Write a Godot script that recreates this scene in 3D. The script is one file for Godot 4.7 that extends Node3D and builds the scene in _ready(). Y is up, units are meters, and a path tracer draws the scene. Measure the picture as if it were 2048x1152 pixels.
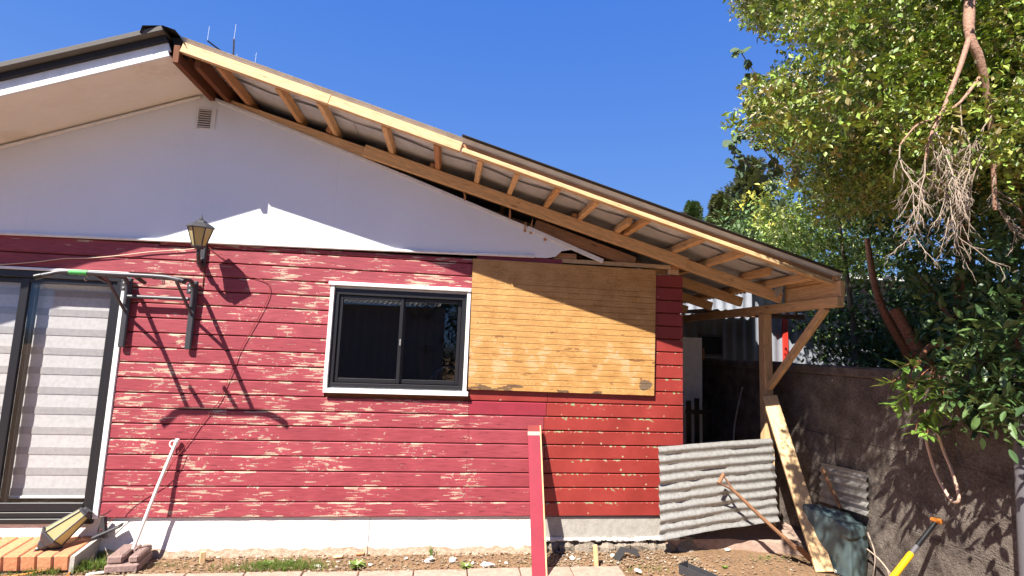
extends Node3D
# A half re-roofed wooden house gable in hard sun: peeling red boards, open rafters, yard wall and trees.

const FOCAL := 1000.0
const EYE := Vector3(0.0, 1.7274, 4.4078)
const SUN := Vector3(0.88, -1.63, -1.0)      # the way the light travels
var view := Basis.from_euler(Vector3(0.1168, -0.1235, 0.0379))
var rng := RandomNumberGenerator.new()
var taken := {}
var M := {}

# ------------------------------------------------------------------ helpers
func on(u: float, v: float, axis: int, at: float) -> Vector3:
	var d := view * Vector3((u - 1024.0) / FOCAL, -(v - 576.0) / FOCAL, -1.0)
	return EYE + d * ((at - EYE[axis]) / d[axis])

func pix(p: Vector3) -> Vector2:
	var q := view.transposed() * (p - EYE)
	if q.z > -0.05: return Vector2(-9999, -9999)
	return Vector2(1024.0 + FOCAL * q.x / -q.z, 576.0 - FOCAL * q.y / -q.z)

func rnd(a: float, b: float) -> float:
	return rng.randf_range(a, b)

func numbered(called: String) -> String:
	if not taken.has(called):
		taken[called] = 0
		return called
	taken[called] += 1
	return "%s_%03d" % [called, taken[called]]

func tag(o: Node3D, label: String, category: String, group := "", kind := "") -> void:
	if label: o.set_meta("label", label)
	if category: o.set_meta("category", category)
	if group: o.set_meta("group", group)
	if kind: o.set_meta("kind", kind)

func thing(called: String, label: String, category: String, at := Vector3.ZERO, turn := 0.0, group := "") -> Node3D:
	var o := Node3D.new()
	o.name = numbered(called)
	add_child(o)
	o.position = at
	o.rotation.y = turn
	tag(o, label, category, group)
	return o

func part(called: String, parent: Node3D) -> Node3D:
	var o := Node3D.new()
	o.name = called
	parent.add_child(o, true)
	return o

func obj(called: String, mesh: Mesh, material: Material, parent: Node3D, xf := Transform3D.IDENTITY) -> MeshInstance3D:
	var o := MeshInstance3D.new()
	o.name = numbered(called) if parent == self else called
	o.mesh = mesh
	o.material_override = material
	o.transform = xf
	parent.add_child(o, true)
	return o

func start() -> SurfaceTool:
	var st := SurfaceTool.new()
	st.begin(Mesh.PRIMITIVE_TRIANGLES)
	return st

func tri(st: SurfaceTool, a: Vector3, b: Vector3, c: Vector3, n: Vector3, ua: Vector2, ub: Vector2, uc: Vector2) -> void:
	if (b - a).cross(c - a).dot(n) > 0.0:
		var t := b; b = c; c = t
		var tu := ub; ub = uc; uc = tu
	st.set_normal(n); st.set_uv(ua); st.add_vertex(a)
	st.set_normal(n); st.set_uv(ub); st.add_vertex(b)
	st.set_normal(n); st.set_uv(uc); st.add_vertex(c)

func quad(st: SurfaceTool, a: Vector3, b: Vector3, c: Vector3, d: Vector3, n: Vector3, uv: Array) -> void:
	tri(st, a, b, c, n, uv[0], uv[1], uv[2])
	tri(st, a, c, d, n, uv[0], uv[2], uv[3])

# a box with bevelled edges; U runs along its longest side, in metres
func add_box(st: SurfaceTool, size: Vector3, bevel := 0.003, xf := Transform3D.IDENTITY, uvo := Vector2.ZERO) -> void:
	var h := size * 0.5
	var b := minf(bevel, minf(h.x, minf(h.y, h.z)) * 0.6)
	var la := 0
	if size.y > size[la]: la = 1
	if size.z > size[la]: la = 2
	var project := func(p: Vector3, n: Vector3) -> Vector2:
		var ax := n.abs().max_axis_index()
		var o1 := (ax + 1) % 3
		var o2 := (ax + 2) % 3
		if o2 == la: return Vector2(p[o2], p[o1]) + uvo
		if o1 == la: return Vector2(p[o1], p[o2]) + uvo
		return Vector2(p[o1], p[o2]) + uvo
	var put := func(pts: Array) -> void:
		var c := Vector3.ZERO
		for p in pts: c += p
		var n: Vector3 = (pts[1] - pts[0]).cross(pts[2] - pts[0]).normalized()
		if n.dot(c) < 0.0: n = -n
		var uv := []
		for p in pts: uv.append(project.call(p, n))
		var w := []
		for p in pts: w.append(xf * p)
		var wn: Vector3 = (xf.basis * n).normalized()
		tri(st, w[0], w[1], w[2], wn, uv[0], uv[1], uv[2])
		if pts.size() == 4: tri(st, w[0], w[2], w[3], wn, uv[0], uv[2], uv[3])
	for ax in 3:
		var o1 := (ax + 1) % 3
		var o2 := (ax + 2) % 3
		for s in [-1.0, 1.0]:
			var pts := []
			for q in [[-1, -1], [1, -1], [1, 1], [-1, 1]]:
				var p := Vector3.ZERO
				p[ax] = s * h[ax]; p[o1] = q[0] * (h[o1] - b); p[o2] = q[1] * (h[o2] - b)
				pts.append(p)
			put.call(pts)
			for s2 in [-1.0, 1.0]:          # the edge between axis ax (side s) and axis o1 (side s2)
				var e := []
				for q in [[0, -1], [0, 1], [1, 1], [1, -1]]:
					var p := Vector3.ZERO
					p[ax] = s * (h[ax] if q[0] == 0 else h[ax] - b)
					p[o1] = s2 * (h[o1] - b if q[0] == 0 else h[o1])
					p[o2] = q[1] * (h[o2] - b)
					e.append(p)
				put.call(e)
	for sx in [-1.0, 1.0]:
		for sy in [-1.0, 1.0]:
			for sz in [-1.0, 1.0]:
				put.call([Vector3(sx * h.x, sy * (h.y - b), sz * (h.z - b)), Vector3(sx * (h.x - b), sy * h.y, sz * (h.z - b)), Vector3(sx * (h.x - b), sy * (h.y - b), sz * h.z)])

func box(size: Vector3, bevel := 0.003) -> ArrayMesh:
	var st := start()
	add_box(st, size, bevel, Transform3D.IDENTITY, Vector2(rnd(0, 3), rnd(0, 3)))
	return st.commit()

func box_between(called: String, lo: Vector3, hi: Vector3, m: Material, parent: Node3D, bevel := 0.003) -> MeshInstance3D:
	return obj(called, box(hi - lo, bevel), m, parent, Transform3D(Basis.IDENTITY, (lo + hi) * 0.5))

func along(p0: Vector3, p1: Vector3, up := Vector3.UP) -> Transform3D:
	var x := (p1 - p0).normalized()
	var z := x.cross(up).normalized()
	return Transform3D(Basis(x, z.cross(x), z), (p0 + p1) * 0.5)

# a length of timber: h measured along up, w across
func beam(called: String, p0: Vector3, p1: Vector3, h: float, w: float, m: Material, parent: Node3D, up := Vector3.UP, bevel := 0.004) -> MeshInstance3D:
	return obj(called, box(Vector3(p0.distance_to(p1), h, w), bevel), m, parent, along(p0, p1, up))

func add_tube(st: SurfaceTool, pts: Array, radii, sides := 8, caps := true) -> void:
	var n := pts.size()
	var rings := []
	var prev := Vector3.ZERO
	var run := 0.0
	for i in n:
		var d: Vector3 = (pts[mini(i + 1, n - 1)] - pts[maxi(i - 1, 0)]).normalized()
		if prev == Vector3.ZERO:
			prev = d.cross(Vector3.UP if absf(d.y) < 0.9 else Vector3.RIGHT).normalized()
		prev = (prev - d * prev.dot(d)).normalized()
		var side := d.cross(prev)
		var r: float = radii[i] if radii is Array else radii
		if i > 0: run += pts[i].distance_to(pts[i - 1])
		var ring := []
		for k in sides + 1:
			var a := TAU * k / sides
			var nn := prev * cos(a) + side * sin(a)
			ring.append([pts[i] + nn * r, nn, Vector2(run, r * a)])
		rings.append(ring)
	for i in n - 1:
		for k in sides:
			var q := [rings[i][k], rings[i][k + 1], rings[i + 1][k + 1], rings[i + 1][k]]
			for t in [[0, 1, 2], [0, 2, 3]]:
				var a = q[t[0]]; var b = q[t[1]]; var c = q[t[2]]
				if (b[0] - a[0]).cross(c[0] - a[0]).dot(a[1] + b[1] + c[1]) > 0.0:
					var s = b; b = c; c = s
				for v in [a, b, c]:
					st.set_normal(v[1]); st.set_uv(v[2]); st.add_vertex(v[0])
	if caps:
		for e in [0, n - 1]:
			var nn: Vector3 = (pts[0] - pts[1]).normalized() if e == 0 else (pts[n - 1] - pts[n - 2]).normalized()
			for k in sides:
				tri(st, pts[e], rings[e][k][0], rings[e][k + 1][0], nn, Vector2.ZERO, Vector2(0.01, 0), Vector2(0, 0.01))

func tube(pts: Array, radii, sides := 8) -> ArrayMesh:
	var st := start()
	add_tube(st, pts, radii, sides)
	return st.commit()

func smooth_line(pts: Array, steps := 6) -> Array:
	var out := []
	for i in pts.size() - 1:
		var a: Vector3 = pts[maxi(i - 1, 0)]
		var d: Vector3 = pts[mini(i + 2, pts.size() - 1)]
		for k in steps:
			out.append(pts[i].cubic_interpolate(pts[i + 1], a, d, float(k) / steps))
	out.append(pts[-1])
	return out

# a turned or many-sided shape round the y axis
func add_lathe(st: SurfaceTool, profile: Array, sides: int, xf := Transform3D.IDENTITY, flat := false) -> void:
	for i in profile.size() - 1:
		for k in sides:
			var a0 := TAU * k / sides
			var a1 := TAU * (k + 1) / sides
			var p: Vector2 = profile[i]; var q: Vector2 = profile[i + 1]
			var v := [Vector3(p.x * cos(a0), p.y, p.x * sin(a0)), Vector3(p.x * cos(a1), p.y, p.x * sin(a1)), Vector3(q.x * cos(a1), q.y, q.x * sin(a1)), Vector3(q.x * cos(a0), q.y, q.x * sin(a0))]
			var am := (a0 + a1) * 0.5
			var slope := Vector2(q.y - p.y, p.x - q.x).normalized()
			var n := Vector3(cos(am) * slope.x, slope.y, sin(am) * slope.x)
			if n.length() < 0.1: continue
			var w := []
			for c in v: w.append(xf * c)
			quad(st, w[0], w[1], w[2], w[3], (xf.basis * n).normalized(), [Vector2(a0, p.y), Vector2(a1, p.y), Vector2(a1, q.y), Vector2(a0, q.y)])

func lathe(profile: Array, sides: int) -> ArrayMesh:
	var st := start()
	add_lathe(st, profile, sides)
	return st.commit()

# a flat polygon in x,y given a thickness in z
func add_slab(st: SurfaceTool, poly: PackedVector2Array, z0: float, z1: float) -> void:
	var idx := Geometry2D.triangulate_polygon(poly)
	for i in range(0, idx.size(), 3):
		var a := poly[idx[i]]; var b := poly[idx[i + 1]]; var c := poly[idx[i + 2]]
		tri(st, Vector3(a.x, a.y, z1), Vector3(b.x, b.y, z1), Vector3(c.x, c.y, z1), Vector3.BACK, a, b, c)
		tri(st, Vector3(a.x, a.y, z0), Vector3(b.x, b.y, z0), Vector3(c.x, c.y, z0), Vector3.FORWARD, a, b, c)
	var cw := Geometry2D.is_polygon_clockwise(poly)
	for i in poly.size():
		var a := poly[i]; var b := poly[(i + 1) % poly.size()]
		var n := Vector3(b.y - a.y, a.x - b.x, 0).normalized()
		if cw: n = -n
		quad(st, Vector3(a.x, a.y, z0), Vector3(b.x, b.y, z0), Vector3(b.x, b.y, z1), Vector3(a.x, a.y, z1), n, [a, b, b + Vector2(0, 0.02), a + Vector2(0, 0.02)])

func slab(poly: Array, z0: float, z1: float) -> ArrayMesh:
	var st := start()
	add_slab(st, PackedVector2Array(poly), z0, z1)
	return st.commit()

# a sheet of corrugated iron: u along the ribs, w across them, wave along up; dent bends it a little
func iron(u: Vector3, w: Vector3, up: Vector3, pitch: float, amp: float, dent := 0.0, along_n := 1, thick := 0.0012, sq := 1.0, twist := Vector3.ZERO, bow := 0.0) -> ArrayMesh:
	var st := start()
	var across := maxi(4, int(w.length() / pitch * 8.0))
	var fn := FastNoiseLite.new()
	fn.seed = 5; fn.frequency = 1.6
	var at := func(i: int, j: int) -> Array:
		var s := float(i) / along_n
		var t := float(j) / across
		var ph := t * w.length() / pitch * TAU
		var wave := cos(ph)
		wave = signf(wave) * pow(absf(wave), sq)
		var d := fn.get_noise_2d(s * u.length() * 2.0, t * w.length() * 3.0) * dent
		return [u * s + w * t + twist * (s * t) + up * (amp * wave + d + bow * sin(s * PI)), (up + w.normalized() * (amp * TAU / pitch) * sin(ph)).normalized(), Vector2(s * u.length(), t * w.length())]
	var grid := []
	for i in along_n + 1:
		var row := []
		for j in across + 1: row.append(at.call(i, j))
		grid.append(row)
	for i in along_n:
		for j in across:
			var q := [grid[i][j], grid[i + 1][j], grid[i + 1][j + 1], grid[i][j + 1]]
			for side in [1.0, -1.0]:
				for t in [[0, 1, 2], [0, 2, 3]]:
					var a = q[t[0]]; var b = q[t[1]]; var c = q[t[2]]
					if (b[0] - a[0]).cross(c[0] - a[0]).dot(a[1] * side) > 0.0:
						var k = b; b = c; c = k
					for v in [a, b, c]:
						st.set_normal(v[1] * side); st.set_uv(v[2]); st.add_vertex(v[0] + (up * -thick if side < 0.0 else Vector3.ZERO))
	return st.commit()

# ------------------------------------------------------------------ textures and materials
func field(w: int, h: int, freq: float, seed_: int, octaves := 4, kind := FastNoiseLite.TYPE_SIMPLEX_SMOOTH, seamless := false) -> PackedByteArray:
	var fn := FastNoiseLite.new()
	fn.seed = seed_; fn.frequency = freq; fn.noise_type = kind
	fn.fractal_octaves = octaves
	var im := fn.get_seamless_image(w, h) if seamless else fn.get_image(w, h)
	im.convert(Image.FORMAT_L8)
	return im.get_data()

func stretched(w: int, h: int, freq: float, seed_: int, by: int, octaves := 4) -> PackedByteArray:
	var fn := FastNoiseLite.new()
	fn.seed = seed_; fn.frequency = freq; fn.fractal_octaves = octaves
	var im := fn.get_image(maxi(8, w / by), h)
	im.convert(Image.FORMAT_L8)
	im.resize(w, h, Image.INTERPOLATE_CUBIC)
	return im.get_data()

func to_texture(data: PackedByteArray, w: int, h: int) -> ImageTexture:
	var im := Image.create_from_data(w, h, false, Image.FORMAT_RGB8, data)
	im.generate_mipmaps()
	return ImageTexture.create_from_image(im)

func grey_texture(data: PackedByteArray, w: int, h: int) -> ImageTexture:
	return ImageTexture.create_from_image(Image.create_from_data(w, h, false, Image.FORMAT_L8, data))

# two seamless noises through a colour ramp: coarse patches and fine grain
func ramp_texture(stops: Array, coarse: float, fine: float, mix: float, seed_: int, size := 512) -> ImageTexture:
	var a := field(size, size, coarse, seed_, 4, FastNoiseLite.TYPE_SIMPLEX_SMOOTH, true)
	var b := field(size, size, fine, seed_ + 7, 3, FastNoiseLite.TYPE_SIMPLEX_SMOOTH, true)
	var lut := PackedByteArray()
	var g := Gradient.new()
	g.offsets = PackedFloat32Array(); g.colors = PackedColorArray()
	var offs := PackedFloat32Array(); var cols := PackedColorArray()
	for s in stops:
		offs.append(s[0]); cols.append(s[1])
	g.offsets = offs; g.colors = cols
	for i in 256:
		var c := g.sample(i / 255.0)
		lut.append(c.r8); lut.append(c.g8); lut.append(c.b8)
	var out := PackedByteArray()
	out.resize(size * size * 3)
	for i in size * size:
		var k := clampi(int(a[i] * (1.0 - mix) + b[i] * mix), 0, 255) * 3
		out[i * 3] = lut[k]; out[i * 3 + 1] = lut[k + 1]; out[i * 3 + 2] = lut[k + 2]
	return to_texture(out, size, size)

func bump_texture(coarse: float, fine: float, mix: float, seed_: int, size := 512) -> ImageTexture:
	var a := field(size, size, coarse, seed_, 4, FastNoiseLite.TYPE_SIMPLEX_SMOOTH, true)
	var b := field(size, size, fine, seed_ + 7, 3, FastNoiseLite.TYPE_SIMPLEX_SMOOTH, true)
	for i in size * size: a[i] = int(a[i] * (1.0 - mix) + b[i] * mix)
	return grey_texture(a, size, size)

func mat(color: Color, rough := 0.8, metal := 0.0, tex: Texture2D = null, scale := Vector3.ONE) -> StandardMaterial3D:
	var m := StandardMaterial3D.new()
	m.albedo_color = color
	m.roughness = rough
	m.metallic = metal
	m.albedo_texture = tex
	m.uv1_scale = scale
	m.cull_mode = BaseMaterial3D.CULL_DISABLED
	return m

func world_mat(tex: Texture2D, per_metre: float, rough := 0.9, bump: Texture2D = null, bump_cm := 0.0, color := Color.WHITE) -> StandardMaterial3D:
	var m := mat(color, rough, 0.0, tex, Vector3.ONE * per_metre)
	m.uv1_triplanar = true
	m.uv1_world_triplanar = true
	if bump:
		m.heightmap_enabled = true
		m.heightmap_texture = bump
		m.heightmap_scale = bump_cm
	return m

const ROW := 40                     # pixels of one board in the siding pictures
# old crimson paint flaking off in streaks along the grain, 5.12 m by 19 boards
func peel_texture() -> Array:
	var w := 2048; var h := ROW * 19
	var s := stretched(w, h, 0.13, 3, 13, 4)
	var s2 := stretched(w, h, 0.06, 11, 6, 4)
	var blob := stretched(w, h, 0.075, 21, 2, 4)
	var low := field(w / 4, h / 4, 0.019, 31, 4)
	var grain := stretched(w, h, 0.2, 41, 14, 2)
	var nick := field(w, h, 0.16, 47, 2)
	var out := PackedByteArray(); out.resize(w * h * 3)
	var hgt := PackedByteArray(); hgt.resize(w * h)
	var rowbias := PackedFloat32Array()
	for r in 19: rowbias.append([4.0, -14.0, 9.0, -4.0, -18.0, 6.0, -9.0, 11.0][(r * 5) % 8] + rnd(-3, 3))
	# flaking covers a set share of the boards, whatever the noise's range
	var vs := PackedFloat32Array(); var us := PackedFloat32Array()
	for k in 12000:
		var i := (k * 131) % (w * h)
		var lo: float = low[mini(((i / w) / 4) * (w / 4) + (((i % w) + ((i / w) / ROW) * 337) % w) / 4, low.size() - 1)]
		vs.append(s[i] * 0.6 + s2[i] * 0.3 + lo * 0.3)
		us.append(blob[i] * 0.72 + lo * 0.36)
	vs.sort(); us.sort()
	var vt := vs[int(vs.size() * 0.915)]
	var ut := us[int(us.size() * 0.985)]
	for y in h:
		var t := float(y % ROW) / ROW
		var edge := 0.0
		if t > 0.76: edge = (t - 0.76) * 95.0 - 3.0
		if t < 0.11: edge = (0.11 - t) * 230.0
		var bias := edge + rowbias[y / ROW]
		for x in w:
			var i := y * w + x
			var away := 0.0
			if x > 1170: away = minf((x - 1170) * 0.2, 36.0)
			var lo: float = low[mini((y / 4) * (w / 4) + ((x + (y / ROW) * 337) % w) / 4, low.size() - 1)]
			var n := (nick[i] - 128) * 0.09
			var v := s[i] * 0.6 + s2[i] * 0.3 + lo * 0.3 + bias - away + n
			var u := blob[i] * 0.72 + lo * 0.36 + edge * 0.3 - away * 1.1 + n
			var g := (grain[i] - 128) * 0.11
			if v > vt or u > ut:
				var c := 1.0 if (v > vt + 3.0 or u > ut + 4.0) else 0.9
				out[i * 3] = clampi(int((170 + g * 2.6) * c), 0, 255); out[i * 3 + 1] = clampi(int((145 + g * 2.6) * c), 0, 255); out[i * 3 + 2] = clampi(int((126 + g * 2.2) * c), 0, 255)
				hgt[i] = 70
			elif grain[i] < 40 and s2[i] > 126:
				out[i * 3] = 92; out[i * 3 + 1] = 30; out[i * 3 + 2] = 38
				hgt[i] = 110
			else:
				var f := g * 0.9 + (lo - 128) * 0.07
				out[i * 3] = clampi(int(140 + f), 0, 255); out[i * 3 + 1] = clampi(int(56 + f * 0.7), 0, 255); out[i * 3 + 2] = clampi(int(65 + f * 0.7), 0, 255)
				hgt[i] = 160 + int(g * 0.6)
	return [to_texture(out, w, h), grey_texture(hgt, w, h)]

# newer brick red paint: chips along the top edges, bare nail heads, scratches, 2.56 m by 19 boards
func chip_texture() -> Array:
	var w := 1024; var h := ROW * 19
	var n := stretched(w, h, 0.09, 5, 2, 3)
	var lo := field(w, h, 0.006, 15, 3)
	var out := PackedByteArray(); out.resize(w * h * 3)
	var hgt := PackedByteArray(); hgt.resize(w * h)
	for y in h:
		var t := float(y % ROW) / ROW
		var edge := 0.0
		if t < 0.26: edge = (0.26 - t) * 300.0
		if y < ROW * 9: edge *= 0.75
		for x in w:
			var i := y * w + x
			var v := n[i] * 0.9 + edge + (lo[i] - 128) * 0.3
			var f := (lo[i] - 128) * 0.09 + (n[i] - 128) * 0.03
			if v > 227.0:
				var k := 1 if lo[i] > 120 else 0
				out[i * 3] = 150 - 18 * k; out[i * 3 + 1] = 142 - 4 * k; out[i * 3 + 2] = 118 - 16 * k
				hgt[i] = 80
			else:
				out[i * 3] = clampi(int(134 + f), 0, 255); out[i * 3 + 1] = clampi(int(45 + f * 0.6), 0, 255); out[i * 3 + 2] = clampi(int(39 + f * 0.6), 0, 255)
				hgt[i] = 160
	for r in 19:
		for nail in 7:
			var cx := int(40 + nail * 150 + rnd(-60, 60)); var cy := int(r * ROW + ROW * rnd(0.66, 0.86))
			var rad := rnd(1.2, 3.8)
			if rnd(0, 1) < 0.45: continue
			for dy in range(-5, 6):
				for dx in range(-5, 6):
					var px := cx + dx; var py := cy + dy
					if px < 0 or px >= w or py < 0 or py >= h: continue
					var q := sqrt(dx * dx + dy * dy * 1.3) + n[py * w + px] * 0.012 - 1.5
					var i := py * w + px
					if q < rad * 0.45:
						out[i * 3] = 120; out[i * 3 + 1] = 118; out[i * 3 + 2] = 108
					elif q < rad:
						out[i * 3] = 172; out[i * 3 + 1] = 155; out[i * 3 + 2] = 130
						hgt[i] = 80
	return [to_texture(out, w, h), grey_texture(hgt, w, h)]

# planed pine: 2 m by 0.25 m of grain with a few knots, close to white so that a tint colours it
func pine_texture() -> ImageTexture:
	var w := 1024; var h := 256
	var a := stretched(w, h, 0.02, 51, 8, 3)
	var b := stretched(w, h, 0.12, 61, 16, 2)
	var out := PackedByteArray(); out.resize(w * h * 3)
	var knots := []
	for k in 9: knots.append([rnd(0, w), rnd(0, h), rnd(3, 8)])
	for y in h:
		for x in w:
			var i := y * w + x
			var ph := y * 0.11 + a[i] * 0.12
			var dk := 0.0
			for k in knots:
				var dx: float = (x - k[0]) * 0.45
				var dy: float = y - k[1]
				if absf(dx) < 26.0 and absf(dy) < 26.0:
					var q := sqrt(dx * dx + dy * dy)
					ph += 5.0 * exp(-q / 12.0)
					if q < k[2]: dk = 60.0
			var v := 226.0 + 15.0 * sin(ph) + (b[i] - 128) * 0.11 + (a[i] - 128) * 0.08 - dk
			out[i * 3] = clampi(int(v + 4.0), 0, 255); out[i * 3 + 1] = clampi(int(v - 6.0 - dk * 0.2), 0, 255); out[i * 3 + 2] = clampi(int(v - 20.0 - dk * 0.3), 0, 255)
	return to_texture(out, w, h)

# the grooved plywood: cathedral grain, pale scuffs over the lower half, mould along the foot
func ply_texture() -> ImageTexture:
	var w := 680; var h := 456
	var a := stretched(w, h, 0.011, 71, 3, 3)
	var b := stretched(w, h, 0.14, 81, 12, 2)
	var s := field(w, h, 0.012, 91, 5)
	var d := stretched(w, h, 0.03, 101, 4, 4)
	var out := PackedByteArray(); out.resize(w * h * 3)
	for y in h:
		var t := float(y) / h
		for x in w:
			var i := y * w + x
			var ring := sin(a[i] * 0.33 + y * 0.03)
			var v := 8.0 * ring * absf(ring) + (b[i] - 128) * 0.07 + (s[i] - 128) * 0.09
			var c := Vector3(175 + v, 133 + v * 1.05, 77 + v * 0.95)
			if t > 0.6 and t < 0.95 and s[i] > 176 - 26 * sin((t - 0.6) / 0.35 * PI) and b[i] > 105:
				c = c.lerp(Vector3(182, 162, 138), 0.25 + 0.35 * (b[i] / 255.0))
			elif t > 0.52 and d[i] > 212 and s[i] < 130:
				c = c.lerp(Vector3(96, 60, 34), 0.55)
			if t > 0.95 and d[i] > 165: c = c.lerp(Vector3(50, 40, 34), 0.6)
			var mx := (x - 648.0) / 26.0; var my := (y - 418.0) / 20.0
			if mx * mx + my * my < 0.4 + s[i] * 0.005 and d[i] > 90: c = c.lerp(Vector3(72, 66, 64), 0.65)
			out[i * 3] = clampi(int(c.x), 0, 255); out[i * 3 + 1] = clampi(int(c.y), 0, 255); out[i * 3 + 2] = clampi(int(c.z), 0, 255)
	return to_texture(out, w, h)

func leaf_mat(rough := 0.5, back := 0.5) -> StandardMaterial3D:
	var m := mat(Color.WHITE, rough)
	m.vertex_color_use_as_albedo = true
	m.backlight_enabled = true
	m.backlight = Color(back, back, back * 0.5)
	return m

func plain_leaf(r: float, g: float, b: float, rough := 0.35, back := 0.35) -> StandardMaterial3D:
	var m := mat(Color(r, g, b).linear_to_srgb(), rough)
	m.backlight_enabled = true
	m.backlight = Color(back, back, back * 0.5)
	return m

func make_materials() -> void:
	var peel := peel_texture()
	M.peel = mat(Color.WHITE, 0.62, 0.0, peel[0])
	M.peel.heightmap_enabled = true; M.peel.heightmap_texture = peel[1]; M.peel.heightmap_scale = 0.12
	var chip := chip_texture()
	M.chip = mat(Color.WHITE, 0.55, 0.0, chip[0])
	M.chip.heightmap_enabled = true; M.chip.heightmap_texture = chip[1]; M.chip.heightmap_scale = 0.1
	var blotch := ramp_texture([[0.0, Color(0.86, 0.86, 0.86)], [0.5, Color(0.95, 0.95, 0.95)], [1.0, Color(1, 1, 1)]], 0.012, 0.09, 0.35, 3)
	var rough_bump := bump_texture(0.03, 0.2, 0.5, 8)
	M.crimson = world_mat(blotch, 0.9, 0.5, null, 0, Color8(144, 45, 60))
	M.brickred = world_mat(blotch, 0.9, 0.55, null, 0, Color8(137, 47, 41))
	M.white = world_mat(ramp_texture([[0.0, Color8(204, 206, 208)], [0.12, Color8(219, 223, 228)], [1.0, Color8(226, 230, 236)]], 0.006, 0.08, 0.3, 13), 0.45, 0.6)
	M.cream = world_mat(ramp_texture([[0.0, Color8(200, 188, 166)], [0.4, Color8(226, 220, 208)], [1.0, Color8(232, 229, 220)]], 0.006, 0.06, 0.3, 17), 0.5, 0.75)
	M.trim = world_mat(blotch, 1.3, 0.5, null, 0, Color8(232, 232, 230))
	var pine := pine_texture()
	M.pine = mat(Color8(234, 200, 156), 0.75, 0.0, pine, Vector3(0.5, 4, 1))
	M.pine_2 = mat(Color8(220, 180, 132), 0.8, 0.0, pine, Vector3(0.5, 4, 1))
	M.pale_pine = mat(Color8(226, 198, 156), 0.75, 0.0, pine, Vector3(0.5, 4, 1))
	M.brown_pine = mat(Color8(196, 150, 110), 0.8, 0.0, pine, Vector3(0.5, 4, 1))
	M.old_wood = mat(Color8(120, 74, 46), 0.85, 0.0, pine, Vector3(0.5, 4, 1))
	M.stick = mat(Color8(146, 110, 84), 0.8, 0.0, pine, Vector3(0.7, 4, 1))
	M.ply = mat(Color.WHITE, 0.6, 0.0, ply_texture())
	M.ply.texture_repeat = false
	var speck := ramp_texture([[0.0, Color8(120, 116, 108)], [0.4, Color8(150, 146, 138)], [1.0, Color8(174, 170, 162)]], 0.02, 0.16, 0.55, 23)
	M.concrete = world_mat(speck, 1.1, 0.9, rough_bump, 0.3)
	M.rubble = world_mat(ramp_texture([[0.0, Color8(92, 80, 66)], [0.5, Color8(142, 130, 114)], [0.75, Color8(170, 162, 150)], [1.0, Color8(206, 204, 200)]], 0.03, 0.12, 0.6, 27), 2.0, 0.95, rough_bump, 2.5)
	M.stucco = world_mat(ramp_texture([[0.0, Color8(190, 178, 164)], [0.22, Color8(216, 209, 199)], [1.0, Color8(230, 226, 220)]], 0.02, 0.2, 0.5, 33), 1.2, 0.9, rough_bump, 0.8)
	M.soil_splash = world_mat(ramp_texture([[0.0, Color8(140, 106, 80)], [0.5, Color8(184, 160, 138)], [1.0, Color8(214, 200, 186)]], 0.02, 0.2, 0.55, 37), 1.4, 0.95, rough_bump, 1.0)
	M.old_wall = world_mat(ramp_texture([[0.0, Color8(54, 47, 42)], [0.35, Color8(82, 73, 66)], [0.65, Color8(104, 95, 87)], [0.84, Color8(118, 110, 99)], [1.0, Color8(156, 151, 138)]], 0.012, 0.1, 0.45, 43), 0.7, 0.95, rough_bump, 1.2)
	M.zinc = world_mat(ramp_texture([[0.0, Color8(128, 126, 121)], [0.5, Color8(168, 167, 163)], [1.0, Color8(190, 190, 187)]], 0.03, 0.07, 0.4, 53), 1.5, 0.42)
	M.zinc.metallic = 0.55
	M.new_zinc = mat(Color8(218, 223, 230), 0.5, 0.08, blotch, Vector3(1, 1, 1))
	M.underlay = world_mat(blotch, 0.8, 0.8, null, 0, Color8(198, 203, 210))
	M.shed_iron = world_mat(blotch, 0.8, 0.55, null, 0, Color8(136, 141, 150))
	M.light_iron = world_mat(blotch, 0.8, 0.5, null, 0, Color8(150, 154, 160))
	M.felt = world_mat(ramp_texture([[0.0, Color8(66, 64, 62)], [1.0, Color8(128, 124, 118)]], 0.1, 0.3, 0.6, 57), 2.0, 0.95)
	M.black_felt = mat(Color8(38, 37, 38), 0.7)
	M.black_metal = mat(Color8(30, 30, 33), 0.38)
	M.dark_metal = world_mat(blotch, 2.0, 0.45, null, 0, Color8(58, 58, 62))
	M.grey_tube = mat(Color8(64, 64, 69), 0.45, 0.1)
	M.glass = mat(Color(0.02, 0.02, 0.02, 0.04), 0.02)
	M.glass.transparency = BaseMaterial3D.TRANSPARENCY_ALPHA
	M.glass.metallic_specular = 0.62
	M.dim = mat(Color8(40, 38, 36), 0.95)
	M.blind = world_mat(blotch, 3.0, 0.85, null, 0, Color8(206, 205, 204))
	M.sheer = world_mat(blotch, 3.0, 0.85, null, 0, Color8(172, 170, 170))
	M.amber = mat(Color8(186, 175, 128), 0.3)
	M.amber.backlight_enabled = true
	M.amber.backlight = Color(0.8, 0.7, 0.4)
	M.brick = world_mat(ramp_texture([[0.0, Color8(156, 96, 66)], [0.5, Color8(184, 122, 84)], [1.0, Color8(198, 144, 104)]], 0.03, 0.18, 0.45, 63), 1.8, 0.9, rough_bump, 0.5)
	M.brick_2 = world_mat(ramp_texture([[0.0, Color8(164, 110, 78)], [1.0, Color8(204, 148, 104)]], 0.03, 0.18, 0.45, 67), 1.8, 0.9, rough_bump, 0.5)
	M.pink_block = world_mat(ramp_texture([[0.0, Color8(112, 90, 84)], [1.0, Color8(160, 136, 128)]], 0.03, 0.2, 0.6, 69), 2.0, 0.95, rough_bump, 1.2)
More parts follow.
